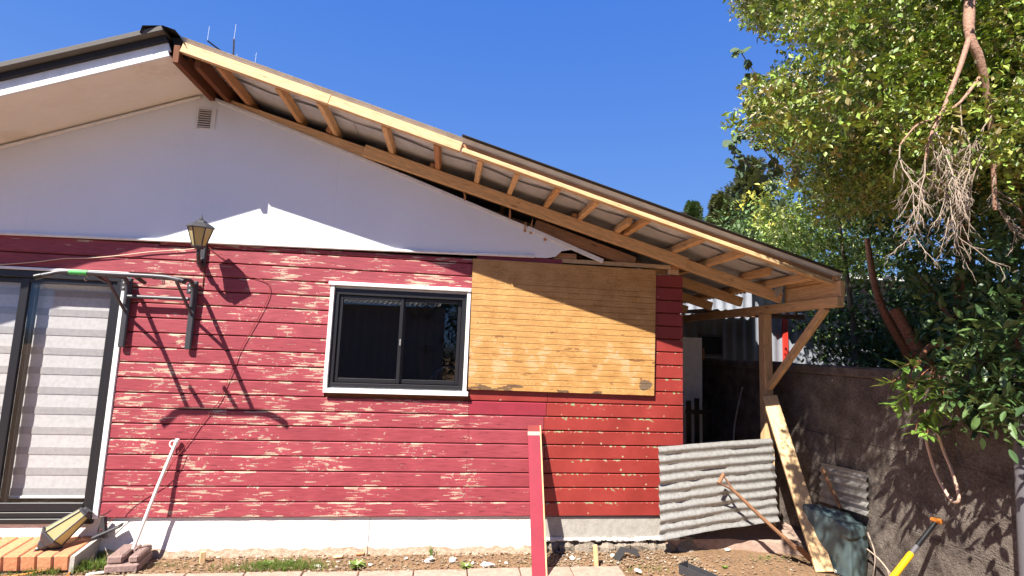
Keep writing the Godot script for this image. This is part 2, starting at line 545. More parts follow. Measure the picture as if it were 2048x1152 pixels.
	M.paver = world_mat(ramp_texture([[0.0, Color8(122, 98, 86)], [0.5, Color8(158, 134, 119)], [1.0, Color8(178, 158, 144)]], 0.02, 0.2, 0.55, 73), 1.3, 0.95, rough_bump, 0.5)
	M.soil = world_mat(ramp_texture([[0.0, Color8(92, 70, 50)], [0.35, Color8(124, 96, 68)], [0.7, Color8(148, 118, 88)], [1.0, Color8(176, 150, 120)]], 0.02, 0.14, 0.6, 77), 1.6, 1.0, rough_bump, 2.5)
	M.pvc = mat(Color8(222, 220, 214), 0.45)
	M.plaster = world_mat(blotch, 4.0, 0.95, rough_bump, 0.6, Color8(224, 220, 212))
	M.bark = world_mat(ramp_texture([[0.0, Color8(92, 56, 36)], [0.5, Color8(146, 92, 60)], [1.0, Color8(190, 146, 112)]], 0.03, 0.1, 0.4, 83), 2.2, 0.85, rough_bump, 1.0)
	M.grey_bark = world_mat(ramp_texture([[0.0, Color8(70, 60, 52)], [1.0, Color8(140, 126, 112)]], 0.03, 0.1, 0.5, 87), 2.2, 0.95)
	M.dry = mat(Color8(160, 144, 128), 0.9)
	M.pale_bark = world_mat(ramp_texture([[0.0, Color8(112, 80, 62)], [0.5, Color8(158, 120, 100)], [1.0, Color8(200, 172, 154)]], 0.03, 0.1, 0.4, 85), 3.2, 0.85, rough_bump, 1.0)
	M.cable = mat(Color8(196, 168, 146), 0.6)
	M.red_wire = mat(Color8(126, 44, 42), 0.6)
	M.orange = mat(Color8(196, 118, 44), 0.5)
	M.yellow = mat(Color8(226, 168, 22), 0.35)
	M.black = mat(Color8(24, 24, 26), 0.4)
	M.green_plastic = mat(Color8(76, 92, 94), 0.3)
	M.green_tape = mat(Color8(66, 152, 76), 0.6)
	M.rust = world_mat(ramp_texture([[0.0, Color8(84, 56, 40)], [1.0, Color8(146, 106, 78)]], 0.04, 0.16, 0.5, 89), 2.0, 0.85)
	M.leaf = leaf_mat(0.5, 0.55)
	M.gloss_leaf = leaf_mat(0.42, 0.25)
	M.red_post = mat(Color8(190, 48, 34), 0.6)
	M.grey_pipe = mat(Color8(92, 90, 94), 0.5)

# ------------------------------------------------------------------ the house
const SILL := 0.29                   # foot of the boards
const PITCH := 0.12                  # one board
func y_tin(x: float) -> float:       # the new roof's sheets
	return 3.905 - 0.279 * (x + 2.066)
func y_raf(x: float) -> float:       # the upper edge of the rafters
	return 3.795 - 0.2785 * (x + 2.066)
func y_soffit(x: float) -> float:
	return 3.787 + 0.40 * (x + 2.165)
func y_white(x: float) -> float:
	return 2.522 + 0.017 * x

func board(parent: Node3D, x0: float, x1: float, k: int, m: Material, y0 := -1.0, y1 := -1.0) -> void:
	# one siding board: chamfered along both long edges, face at z = 0
	var top := SILL + (18 - k) * PITCH - 0.0035 if y1 < 0.0 else y1
	var foot := SILL + (17 - k) * PITCH + 0.0045 if y0 < 0.0 else y0
	var st := start()
	var w := 5.12 if m == M.peel else 2.56
	var shift := 2.72 if m == M.peel else 0.1
	if m == M.chip: shift = 0.1 - (k % 3) * 0.013
	var row := (k + 19) % 19
	var uv := func(p: Vector3) -> Vector2:
		if m == M.crimson: return Vector2(p.x, p.y)
		var t := clampf((top - p.y) / PITCH, 0.02, 0.98)
		return Vector2((p.x + shift) / w, (row + t) / 19.0)
	var c := 0.006
	var lean := rnd(-0.0012, 0.0012)
	var prof := [[foot, -0.02], [foot, -c - 0.001], [foot + c, 0.0 + lean], [top - c * 0.8, 0.0 - lean], [top, -c], [top, -0.02]]
	var e := 0.0015
	for i in prof.size() - 1:
		var a = prof[i]; var b = prof[i + 1]
		var n := Vector3(0, a[1] - b[1], b[0] - a[0]).normalized()
		if i == 0: n = Vector3.DOWN
		if i == prof.size() - 2: n = Vector3.UP
		var q := [Vector3(x0 + e, a[0], a[1]), Vector3(x1 - e, a[0], a[1]), Vector3(x1 - e, b[0], b[1]), Vector3(x0 + e, b[0], b[1])]
		quad(st, q[0], q[1], q[2], q[3], n, [uv.call(q[0]), uv.call(q[1]), uv.call(q[2]), uv.call(q[3])])
	for s in [-1.0, 1.0]:
		var x: float = x0 + e if s < 0 else x1 - e
		var q := [Vector3(x, foot, -0.02), Vector3(x, foot, -0.004), Vector3(x, top, -0.004), Vector3(x, top, -0.02)]
		quad(st, q[0], q[1], q[2], q[3], Vector3(s, 0, 0), [uv.call(q[0]), uv.call(q[1]), uv.call(q[2]), uv.call(q[3])])
	obj("board", st.commit(), m, parent)

func build_siding(house: Node3D) -> void:
	var s := part("siding", house)
	# rough sheathing behind the boards, with the two openings left free
	for r in [[-6.0, 2.205, -2.6, 2.50], [-2.6, 0.291, -1.0, 2.50], [-1.0, 0.291, 0.17, 1.31], [-1.0, 2.20, 0.17, 2.50], [0.17, 0.291, 2.14, 2.44]]:
		box_between("sheathing", Vector3(r[0], r[1], -0.06), Vector3(r[2], r[3], -0.0225), M.old_wood, s, 0.0)
	# the row above the first groove, cut along the white gable foot
	for r in [[-6.0, -2.4], [-2.4, 0.22], [0.22, 1.0]]:
		board(s, r[0], r[1], -1, M.peel if r[1] < 1.0 else M.crimson, SILL + 18 * PITCH + 0.0045, y_white(r[0]) + 0.01)
	for k in 18:
		var top := SILL + (18 - k) * PITCH
		var foot := top - PITCH
		var left := -2.597
		if foot > 2.18: left = -6.0
		var joint := 0.215
		if k in [4, 9]: left = -2.597
		if top > 1.36 and foot < 2.16:               # beside the window
			board(s, left, -0.998, k, M.peel)
			if foot > 1.35: board(s, 1.30, 2.156, k, M.chip)
			else:
				board(s, joint, 0.9, k, M.chip)
				board(s, 0.9, 2.156, k, M.chip)
		elif top > 2.2:
			board(s, left, joint if k != 1 else 0.215, k, M.peel)
			board(s, 0.215, 1.02, k, M.crimson)
			if k >= 0 and top < 2.46: board(s, 1.3, 2.156, k, M.chip)
		else:
			var split: float = 0.86 + [0.0, 0.025, -0.012, 0.018, 0.0, 0.012][k % 6] + (0.03 if k < 11 else 0.0)
			if k in [9, 10, 12, 14, 16]:
				var jx := joint + rnd(-0.012, 0.012)
				board(s, left, jx + 0.001, k, M.peel)
				board(s, jx, split, k, M.crimson if k in [10] else M.peel)
			else:
				board(s, left, split, k, M.peel)
			board(s, split + 0.001, 2.156, k, M.chip)
	# beyond the sliding door
	for k in range(2, 18): board(s, -6.0, -4.84, k, M.peel)
	box_between("sheathing", Vector3(-6.0, 0.291, -0.06), Vector3(-4.83, 2.204, -0.0225), M.old_wood, s, 0.0)
	# the side wall along the passage
	for k in 18:
		var top := SILL + (18 - k) * PITCH
		box_between("board", Vector3(2.127, top - PITCH + 0.004, -7.5), Vector3(2.148, top - 0.004, -0.021), M.brickred, s, 0.004)
	box_between("sheathing", Vector3(2.08, 0.291, -7.5), Vector3(2.125, 2.44, -0.0615), M.old_wood, s, 0.0)

func build_gable(house: Node3D) -> void:
	var g := part("gable", house)
	var outline := PackedVector2Array([Vector2(-6, y_white(-6)), Vector2(0.85, y_white(0.85)), Vector2(0.93, y_white(0.93) + 0.015), Vector2(0.99, y_white(1) + 0.07), Vector2(1.06, y_white(1) + 0.085), Vector2(1.12, 2.636), Vector2(0.412, 2.908), Vector2(-0.498, 3.225), Vector2(-1.4, 3.53), Vector2(-2.165, 3.787), Vector2(-6, y_soffit(-6))])
	var cuts := [-6.0, -4.6, -3.4, -2.235, -1.03, 0.185, 1.3]
	for i in cuts.size() - 1:
		var strip := PackedVector2Array([Vector2(cuts[i] + 0.0003, 2), Vector2(cuts[i + 1] - 0.0003, 2), Vector2(cuts[i + 1] - 0.0003, 5), Vector2(cuts[i] + 0.0003, 5)])
		for poly in Geometry2D.intersect_polygons(outline, strip):
			obj("panel", slab(Array(poly), 0.006, 0.016), M.white, g)
	# moulding along the foot, edge batten along the torn slope, quarter round under the soffit
	beam("foot_moulding", Vector3(-6, y_white(-6) + 0.008, 0.022), Vector3(0.74, y_white(0.74) + 0.008, 0.022), 0.026, 0.024, M.trim, g, Vector3.UP, 0.006)
	beam("edge_batten", Vector3(-2.06, 3.733, 0.022), Vector3(-0.5, 3.21, 0.022), 0.03, 0.012, M.trim, g)
	beam("edge_batten", Vector3(-0.495, 3.208, 0.022), Vector3(0.66, 2.80, 0.022), 0.034, 0.013, M.trim, g)
	beam("edge_batten", Vector3(0.664, 2.80, 0.024), Vector3(1.375, 2.535, 0.024), 0.042, 0.016, M.trim, g)
	beam("soffit_batten", Vector3(-6, y_soffit(-6) - 0.022, 0.03), Vector3(-2.2, y_soffit(-2.2) - 0.022, 0.03), 0.022, 0.026, M.trim, g, Vector3.UP, 0.006)
	# splinters left standing where the old eave was torn off
	for q in [[1020, 437, 0.07], [1062, 466, 0.09], [1050, 462, 0.05], [930, 400, 0.04], [1090, 480, 0.05]]:
		var p := on(q[0], q[1] - 9, 2, 0.02)
		var st := start()
		add_tube(st, [p - Vector3(0, 0.05, 0), p, p + Vector3(rnd(-0.02, 0.03), q[2], 0.01)], [0.012, 0.011, 0.001], 5)
		obj("splinter", st.commit(), M.brown_pine, g)
	# attic closed off behind the panels
	var back := PackedVector2Array([Vector2(-6, y_white(-6) + 0.03), Vector2(0.8, y_white(0.8) + 0.03), Vector2(0.4, 2.86), Vector2(-2.165, 3.74), Vector2(-6, y_soffit(-6) - 0.05)])
	obj("backing", slab(Array(back), -0.02, 0.002), M.old_wood, g)
	# louvred vent
	var v := part("vent", house)
	var c := Vector3(-2.148, 3.566, 0.018)
	box_between("frame", c + Vector3(-0.075, -0.098, 0), c + Vector3(-0.058, 0.092, 0.01), M.trim, v, 0.002)
	box_between("frame", c + Vector3(0.042, -0.098, 0), c + Vector3(0.08, 0.092, 0.008), M.trim, v, 0.002)
	box_between("frame", c + Vector3(-0.058, 0.08, 0), c + Vector3(0.042, 0.092, 0.01), M.trim, v, 0.002)
	box_between("frame", c + Vector3(-0.058, -0.098, 0), c + Vector3(0.042, -0.086, 0.01), M.trim, v, 0.002)
	box_between("duct", Vector3(c.x - 0.058, c.y - 0.086, c.z - 0.0018), Vector3(c.x + 0.042, c.y + 0.08, c.z - 0.0005), M.old_wall, v, 0.0)
	for i in 8:
		var y := c.y - 0.075 + i * 0.0205
		obj("slat", box(Vector3(0.1, 0.019, 0.002), 0.0006), M.cream, v, Transform3D(Basis(Vector3.RIGHT, -0.75), Vector3(c.x - 0.008, y, c.z + 0.009)))

func build_window(house: Node3D) -> void:
	var w := part("window", house)
	# white surround
	box_between("head_trim", Vector3(-1.025, 2.192, -0.018), Vector3(0.186, 2.224, 0.032), M.trim, w)
	box_between("sill_trim", Vector3(-1.0, 1.292, -0.018), Vector3(0.199, 1.328, 0.045), M.trim, w)
	box_between("jamb_trim", Vector3(-1.008, 1.330, -0.018), Vector3(-0.976, 2.190, 0.02), M.trim, w)
	box_between("jamb_trim", Vector3(0.152, 1.330, -0.018), Vector3(0.184, 2.190, 0.02), M.trim, w)
	# reveal boards close the wall thickness
	box_between("reveal", Vector3(-0.998, 1.332, -0.12), Vector3(-0.978, 2.188, -0.0215), M.trim, w, 0.0)
	box_between("reveal", Vector3(0.154, 1.332, -0.12), Vector3(0.172, 2.188, -0.0215), M.trim, w, 0.0)
	box_between("reveal", Vector3(-0.976, 2.172, -0.12), Vector3(0.152, 2.190, -0.0215), M.trim, w, 0.0)
	box_between("reveal", Vector3(-0.976, 1.312, -0.12), Vector3(0.152, 1.334, -0.0215), M.trim, w, 0.0)
	# black aluminium frame
	for r in [[-0.974, 2.118, 0.150, 2.168], [-0.974, 1.337, 0.150, 1.372]]:
		box_between("frame", Vector3(r[0], r[1], -0.075), Vector3(r[2], r[3], -0.004), M.black_metal, w)
	for r in [[-0.974, 1.374, -0.935, 2.116], [0.112, 1.374, 0.150, 2.116]]:
		box_between("frame", Vector3(r[0], r[1], -0.075), Vector3(r[2], r[3], -0.004), M.black_metal, w)
	var sashes := [[-0.933, -0.392, -0.03, "outer"], [-0.408, 0.110, -0.052, "inner"]]
	for s in sashes:
		var x0: float = s[0]; var x1: float = s[1]; var z: float = s[2]
		var f := part("sash", w)
		var bw := 0.03
		box_between("stile", Vector3(x0, 1.376, z - 0.01), Vector3(x0 + bw, 2.114, z + 0.01), M.black_metal, f)
		box_between("stile", Vector3(x1 - bw, 1.376, z - 0.01), Vector3(x1, 2.114, z + 0.01), M.black_metal, f)
		box_between("rail", Vector3(x0 + bw, 2.084, z - 0.01), Vector3(x1 - bw, 2.114, z + 0.01), M.black_metal, f)
		box_between("rail", Vector3(x0 + bw, 1.376, z - 0.01), Vector3(x1 - bw, 1.412, z + 0.01), M.black_metal, f)
		obj("pane", box(Vector3(x1 - x0 - bw * 2 - 0.002, 0.67, 0.004), 0.0), M.glass, f, Transform3D(Basis.IDENTITY, Vector3((x0 + x1) * 0.5, 1.748, z)))
	box_between("latch", Vector3(-0.41, 1.70, -0.0195), Vector3(-0.396, 1.755, -0.006), M.zinc, w, 0.003)

func build_door(house: Node3D) -> void:
	var d := part("sliding_door", house)
	box_between("trim", Vector3(-2.64, 0.29, -0.02), Vector3(-2.600, 2.188, 0.012), M.trim, d)
	box_between("trim", Vector3(-4.828, 2.19, -0.02), Vector3(-2.600, 2.212, 0.014), M.trim, d)
	box_between("frame", Vector3(-2.685, 0.335, -0.10), Vector3(-2.642, 2.13, -0.004), M.black_metal, d)
	box_between("frame", Vector3(-4.828, 2.132, -0.10), Vector3(-2.642, 2.187, -0.004), M.black_metal, d)
	box_between("threshold", Vector3(-4.828, 0.252, -0.10), Vector3(-2.642, 0.291, 0.006), M.black_metal, d)
	box_between("threshold", Vector3(-4.828, 0.293, -0.10), Vector3(-2.644, 0.333, -0.012), M.black_metal, d)
	for s in [[-3.40, -2.687, -0.035], [-4.10, -3.30, -0.068], [-4.80, -4.05, -0.035]]:
		var leaf := part("door_leaf", d)
		box_between("stile", Vector3(s[0], 0.337, s[2] - 0.014), Vector3(s[0] + 0.062, 2.128, s[2] + 0.014), M.black_metal, leaf)
		box_between("stile", Vector3(s[1] - 0.045, 0.337, s[2] - 0.014), Vector3(s[1], 2.128, s[2] + 0.014), M.black_metal, leaf)
		box_between("rail", Vector3(s[0] + 0.064, 0.337, s[2] - 0.014), Vector3(s[1] - 0.047, 0.40, s[2] + 0.014), M.black_metal, leaf)
		box_between("rail", Vector3(s[0] + 0.064, 2.09, s[2] - 0.014), Vector3(s[1] - 0.047, 2.128, s[2] + 0.014), M.black_metal, leaf)
		box_between("pane", Vector3(s[0] + 0.063, 0.401, s[2] - 0.003), Vector3(s[1] - 0.046, 2.089, s[2] + 0.003), M.glass, leaf, 0.0)
	# day-and-night roller blinds hanging behind the glass: opaque bands between sheer ones
	for x in [[-3.335, -2.70], [-4.05, -3.36], [-4.75, -4.07]]:
		var bl := part("roller_blind", d)
		var y := 0.425
		box_between("bottom_rail", Vector3(x[0], 0.405, -0.135), Vector3(x[1], 0.424, -0.115), M.trim, bl)
		var i := 0
		while y < 2.12:
			var wide := 0.052 if i % 2 == 0 else 0.105
			box_between("slat", Vector3(x[0], y, -0.127 - 0.004 * (i % 2)), Vector3(x[1], minf(y + wide + 0.004, 2.13), -0.1245 - 0.004 * (i % 2)), M.sheer if i % 2 == 0 else M.blind, bl, 0.0)
			y += wide
			i += 1
	# pull cord of the blind and its hooks
	obj("blind_cord", tube([Vector3(-3.325, 2.05, -0.11), Vector3(-3.325, 0.6, -0.11)], 0.003, 5), M.trim, d)

func build_roof(house: Node3D) -> void:
	var r := part("roof", house)
	var zo := 0.60
	# ---- right slope: rafters, purlins, barge, sheets
	var slope := Vector3(1, -0.2785, 0).normalized()
	var up := Vector3(0.2785, 1, 0).normalized()
	var raf := func(x0: float, x1: float, z: float, h: float, m: Material, dy := 0.0) -> void:
		beam("rafter", Vector3(x0, y_raf(x0) + dy, z) - up * h * 0.5, Vector3(x1, y_raf(x1) + dy, z) - up * h * 0.5, h, 0.045, m, r, up)
	raf.call(-2.0, -0.70, -0.01, 0.105, M.pine, -0.01)
	raf.call(-0.80, 2.19, 0.037, 0.105, M.pine)
	raf.call(2.10, 3.17, -0.0105, 0.10, M.pine)
	for z in [-0.62, -1.24, -1.86, -2.5, -3.2, -4.0, -5.0, -6.0, -7.0]:
		raf.call(-2.0, 3.14, z, 0.10, M.pine)
	# old rafter stubs inside
	beam("old_rafter", Vector3(0.75, 2.86, -0.10), Vector3(1.72, 2.56, -0.10), 0.11, 0.04, M.brown_pine, r)
	beam("old_rafter", Vector3(-0.65, 3.21, -0.05), Vector3(-0.58, 3.34, -0.05), 0.05, 0.04, M.brown_pine, r)
	# purlins across the rafters out to the barge
	var xs := [-1.82, -1.38, -1.07, -0.57, -0.16, 0.19, 0.49, 0.83, 1.15, 1.50, 1.585, 2.055, 2.41, 2.79]
	for i in xs.size():
		var x: float = xs[i]
		var z0 := -7.5 if i % 3 == 0 else rnd(-0.16, -0.05)
		var z1 := zo - 0.022
		if i == 9: z1 = 0.36
		if i == 13: z1 = 0.36
		var m: Material = M.pine
		if i in [0, 4]: m = M.brown_pine
		elif i % 3 == 1: m = M.pine_2
		beam("purlin", Vector3(x, y_raf(x) + 0.036, z0), Vector3(x, y_raf(x) + 0.036, z1), 0.066, 0.045, m, r, up)
		if z0 > -1.0 and i % 2 == 0:
			beam("block", Vector3(x - 0.055, y_raf(x - 0.055) + 0.025, -0.22), Vector3(x - 0.055, y_raf(x - 0.055) + 0.025, 0.045), 0.045, 0.045, M.brown_pine, r, up)
	for x in [3.02]:
		beam("purlin", Vector3(x, y_raf(x) + 0.036, -7.5), Vector3(x, y_raf(x) + 0.036, zo - 0.022), 0.066, 0.045, M.pine, r, up)
	# old ridge timbers at the top
	beam("ridge_beam", Vector3(-2.115, 3.80, -7.5), Vector3(-2.115, 3.80, 0.61), 0.14, 0.045, M.old_wood, r)
	beam("ridge_beam", Vector3(-1.985, 3.79, -7.5), Vector3(-1.985, 3.79, 0.56), 0.12, 0.045, M.old_wood, r)
	# barge boards: a tall one up the slope, then a low one with a board set back above it
	var bar := func(called: String, x0: float, x1: float, z: float, top: float, h: float, w: float, m: Material) -> void:
		beam(called, Vector3(x0, y_tin(x0) - 0.012 + top, z) - up * h * 0.5, Vector3(x1, y_tin(x1) - 0.012 + top, z) - up * h * 0.5, h, w, m, r, up)
	bar.call("barge_board", -2.07, -0.98, zo, 0.0, 0.08, 0.04, M.pale_pine)
	bar.call("barge_board", -0.98, 0.04, zo, -0.002, 0.078, 0.04, M.pale_pine)
	bar.call("barge_board", 0.042, 3.19, zo + 0.004, -0.046, 0.036, 0.05, M.pale_pine)
	bar.call("upper_board", 0.045, 3.20, zo - 0.012, -0.002, 0.042, 0.022, M.brown_pine)
	# black flashing over the right-hand stretch shades that board
	beam("flashing", Vector3(0.03, y_tin(0.03) + 0.026, zo - 0.02), Vector3(3.24, y_tin(3.24) + 0.026, zo - 0.02), 0.006, 0.19, M.black_felt, r, up)
	# corrugated sheets, ribs down the slope
	var a := Vector3(-2.08, y_tin(-2.08) + 0.008, 0)
	var b := Vector3(3.27, y_tin(3.27) + 0.008, 0)
	var z := 0.628
	for i in 10:
		var wide := 0.836
		obj("roof_sheet", iron(b - a, Vector3(0, 0, -wide), up, 0.076, 0.014, 0.0, 1), M.new_zinc, r, Transform3D(Basis.IDENTITY, a + Vector3(0, 0.0015 * (i % 2), z)))
		z -= wide - 0.01
	# grey underlay over the house side of the sheets
	for i in 5:
		var x0 := -1.9 + i * 1.02
		var x1 := x0 + 1.015
		var st := start()
		var zs := [0.24, 0.02, -0.5, -2.0, -7.4]
		for j in zs.size() - 1:
			for s in 6:
				var xa := lerpf(x0, x1, s / 6.0); var xb := lerpf(x0, x1, (s + 1) / 6.0)
				var f := func(x: float, zz: float) -> Vector3: return Vector3(x, y_tin(x) - 0.014 - 0.022 * absf(sin((x - x0) * 3.1)) * (1.0 if zz < 0.2 else 0.25), zz + 0.02 * sin(x * 9.0))
				quad(st, f.call(xa, zs[j]), f.call(xb, zs[j]), f.call(xb, zs[j + 1]), f.call(xa, zs[j + 1]), Vector3.DOWN, [Vector2.ZERO, Vector2.RIGHT, Vector2.ONE, Vector2.DOWN])
		obj("underlay", st.commit(), M.underlay, r)
	# ---- eave of the open end: plate, board on it, post and brace
	beam("eave_beam", Vector3(3.215, 2.20, -7.4), Vector3(3.215, 2.20, 0.655), 0.085, 0.07, M.pine, r)
	beam("eave_board", Vector3(3.235, 2.312, -0.04), Vector3(3.235, 2.312, 0.66), 0.135, 0.045, M.pine, r)
	beam("eave_board", Vector3(3.24, 2.405, -0.04), Vector3(3.24, 2.405, 0.62), 0.045, 0.04, M.pine, r)
	beam("post", Vector3(3.21, 0.0, -0.345), Vector3(3.21, 2.155, -0.345), 0.09, 0.09, M.pine, r, Vector3.BACK)
	beam("post", Vector3(3.21, 0.0, -3.4), Vector3(3.21, 2.155, -3.4), 0.09, 0.09, M.pine, r, Vector3.BACK)
	beam("brace", Vector3(3.205, 2.158, 0.50), Vector3(3.205, 1.42, -0.29), 0.065, 0.045, M.pine, r, Vector3(0, 1, -1))
	# torn end of underlay hanging at the eave
	obj("torn_sheet", slab([Vector2(-0.02, 0.08), Vector2(0.06, 0.0), Vector2(0.05, -0.07), Vector2(-0.05, -0.12), Vector2(-0.07, -0.09)], -0.001, 0.001), M.underlay, r, Transform3D(Basis(Vector3.UP, 0.4), on(1558, 570, 2, 0.04)))
	# wall plate and framing left open above the boards
	box_between("wall_plate", Vector3(0.92, 2.505, -0.075), Vector3(2.05, 2.545, -0.012), M.pale_pine, r)
	box_between("wall_plate", Vector3(2.052, 2.505, -0.075), Vector3(2.13, 2.547, -0.008), M.brown_pine, r)
	box_between("stud", Vector3(2.02, 2.452, -0.07), Vector3(2.125, 2.503, -0.012), M.pale_pine, r)
	box_between("stud", Vector3(1.72, 2.452, -0.07), Vector3(1.76, 2.503, -0.02), M.pale_pine, r)
	box_between("wall_plate", Vector3(0.92, 2.446, -0.07), Vector3(2.02, 2.45, -0.004), M.concrete, r, 0.0)
	box_between("stud", Vector3(0.93, 2.548, -0.07), Vector3(1.14, 2.60, -0.03), M.brown_pine, r)
	# ---- left slope: soffit, white fascia in two steps, felt and edge strip
	var lx := -6.0
	var ls := Vector3(1, 0.4, 0).normalized()
	var lup := Vector3(-0.4, 1, 0).normalized()
	var row := func(called: String, x1: float, dy: float, h: float, zc: float, w: float, m: Material) -> void:
		beam(called, Vector3(lx, y_soffit(lx) + dy, zc), Vector3(x1, y_soffit(x1) + dy, zc), h, w, m, r, lup)
	row.call("soffit", -2.166, 0.008, 0.01, 0.295, 0.585, M.cream)
	row.call("fascia", -2.168, 0.012, 0.046, 0.60, 0.022, M.trim)
	row.call("fascia", -2.175, 0.075, 0.074, 0.588, 0.018, M.trim)
	row.call("felt_edge", -2.19, 0.137, 0.05, 0.57, 0.10, M.black_felt)
	row.call("roof_sheet", -2.20, 0.186, 0.04, -3.40, 8.14, M.felt)
	row.call("attic_lining", -2.20, 0.09, 0.012, -3.45, 7.9, M.old_wood)
	# crumpled ridge cap
	var cap := start()
	var ridge := [Vector2(-2.335, 3.905), Vector2(-2.318, 3.948), Vector2(-2.20, 3.990), Vector2(-2.115, 3.968), Vector2(-2.055, 3.892)]
	var zz := [0.665, 0.65, 0.3, -7.5]
	for j in zz.size() - 1:
		for i in ridge.size() - 1:
			var f := func(p: Vector2, q: float) -> Vector3: return Vector3(p.x, p.y + 0.012 * sin(p.x * 90.0 + q * 11.0), q + (0.03 * sin(p.x * 40.0) if q > 0.6 else 0.0))
			var n := Vector3(ridge[i].y - ridge[i + 1].y, ridge[i + 1].x - ridge[i].x, 0).normalized()
			var q := [f.call(ridge[i], zz[j]), f.call(ridge[i + 1], zz[j]), f.call(ridge[i + 1], zz[j + 1]), f.call(ridge[i], zz[j + 1])]
			quad(cap, q[0], q[1], q[2], q[3], n, [Vector2.ZERO, Vector2.RIGHT, Vector2.ONE, Vector2.DOWN])
	add_slab(cap, PackedVector2Array([Vector2(-2.19, 3.955), Vector2(-2.12, 3.955), Vector2(-2.065, 3.885), Vector2(-2.08, 3.80), Vector2(-2.15, 3.84)]), 0.52, 0.56)
	obj("ridge_cap", cap.commit(), M.black_felt, r)

func build_foundation(house: Node3D) -> void:
	var f := part("foundation", house)
	# rendered plinth, bellied a little towards the foot
	var sec := [[0.2865, -0.026], [0.20, -0.014], [0.06, 0.004], [0.0, 0.012], [-0.2, 0.02]]
	var fn := FastNoiseLite.new(); fn.frequency = 2.2
	for seg in [[-6.0, -0.56], [-0.555, 0.80]]:
		for band in [[0, 2, M.stucco], [2, 4, M.soil_splash]]:
			var st := start()
			var n := int((seg[1] - seg[0]) / 0.06)
			for i in n:
				for j in range(band[0], band[1]):
					var p := func(k: int, q: int) -> Vector3:
						var x := lerpf(seg[0], seg[1], float(k) / n)
						var yy: float = sec[q][0]
						if q == 2: yy = 0.055 + 0.03 * fn.get_noise_1d(x * 3.0) + 0.02 * fn.get_noise_1d(x * 14.0)
						return Vector3(x, yy, sec[q][1] + 0.006 * fn.get_noise_2d(x * 2.0, yy * 6.0))
					quad(st, p.call(i, j), p.call(i + 1, j), p.call(i + 1, j + 1), p.call(i, j + 1), Vector3(0, 0.08, 1).normalized(), [Vector2.ZERO, Vector2.RIGHT, Vector2.ONE, Vector2.DOWN])
			obj("plinth_face" if band[0] == 0 else "soil_stain", st.commit(), band[2], f)
	box_between("footing", Vector3(-6, -0.3, -0.3), Vector3(0.80, 0.286, -0.034), M.stucco, f, 0.0)
	# fresh smooth concrete on a broken rubble footing
	box_between("concrete_band", Vector3(0.802, 0.098, -0.3), Vector3(2.14, 0.286, -0.022), M.concrete, f, 0.006)
	var x := 0.80
	var n_st := 0
	while x < 2.12:
		var wd := rnd(0.06, 0.24)
		obj("rubble_stone", blob(Vector3(wd * 0.62, rnd(0.075, 0.1), 0.1), 200 + n_st, 0.55), M.rubble, f, Transform3D(Basis(Vector3.BACK, rnd(-0.15, 0.15)), Vector3(x + wd * 0.5, 0.015 + rnd(-0.015, 0.015), -0.085 + rnd(-0.01, 0.015))))
		x += wd * 0.9
		n_st += 1
	for i in 26:                         # ragged mortar along the lower edge of the band
		var mx := 0.83 + i * 0.0505
		obj("mortar_lump", blob(Vector3(rnd(0.03, 0.045), rnd(0.012, 0.022), 0.014), 31 + i), M.plaster, f, Transform3D(Basis.IDENTITY, Vector3(mx, 0.096 + rnd(-0.006, 0.006), -0.016)))

func build_interior(house: Node3D) -> void:
	var i := part("room", house)
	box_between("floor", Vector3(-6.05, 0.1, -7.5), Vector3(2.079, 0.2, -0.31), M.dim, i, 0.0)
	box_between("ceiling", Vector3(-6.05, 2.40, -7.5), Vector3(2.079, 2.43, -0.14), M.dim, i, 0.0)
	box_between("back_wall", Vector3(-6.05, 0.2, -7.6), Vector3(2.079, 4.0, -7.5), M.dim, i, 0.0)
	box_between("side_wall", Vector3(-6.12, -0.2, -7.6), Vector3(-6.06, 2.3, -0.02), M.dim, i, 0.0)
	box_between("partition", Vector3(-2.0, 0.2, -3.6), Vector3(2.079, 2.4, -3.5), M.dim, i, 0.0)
	# a rounded dark chair back shows faintly behind the glass
	obj("chair_back", tube(smooth_line([Vector3(-0.12, 1.1, -0.5), Vector3(-0.13, 1.38, -0.5), Vector3(-0.02, 1.5, -0.5), Vector3(0.12, 1.48, -0.5), Vector3(0.2, 1.3, -0.5)]), 0.022, 8), M.black, i)

func blob(size: Vector3, seed_: int, rough := 0.35) -> ArrayMesh:
	# a lump: a low sphere pushed about by noise
	var fn := FastNoiseLite.new()
	fn.seed = seed_; fn.frequency = 0.9
	var st := start()
	var at := func(i: int, j: int) -> Vector3:
		var a := TAU * (i % 8) / 8.0
		var b := PI * j / 5.0 - PI / 2
		var d := Vector3(cos(a) * cos(b), sin(b), sin(a) * cos(b))
		return d * size * (1.0 + rough * fn.get_noise_3dv(d * 1.7))
	for i in 8:
		for j in 5:
			var q := [at.call(i, j), at.call(i + 1, j), at.call(i + 1, j + 1), at.call(i, j + 1)]
			for t in [[0, 1, 2], [0, 2, 3]]:
				var a: Vector3 = q[t[0]]; var b: Vector3 = q[t[1]]; var c: Vector3 = q[t[2]]
				var n := (b - a).cross(c - a)
				if n.length() < 1e-9: continue
				n = n.normalized()
				if n.dot(a + b + c) < 0.0: n = -n
				tri(st, a, b, c, n, Vector2(a.x, a.y), Vector2(b.x, b.y), Vector2(c.x, c.y))
	return st.commit()

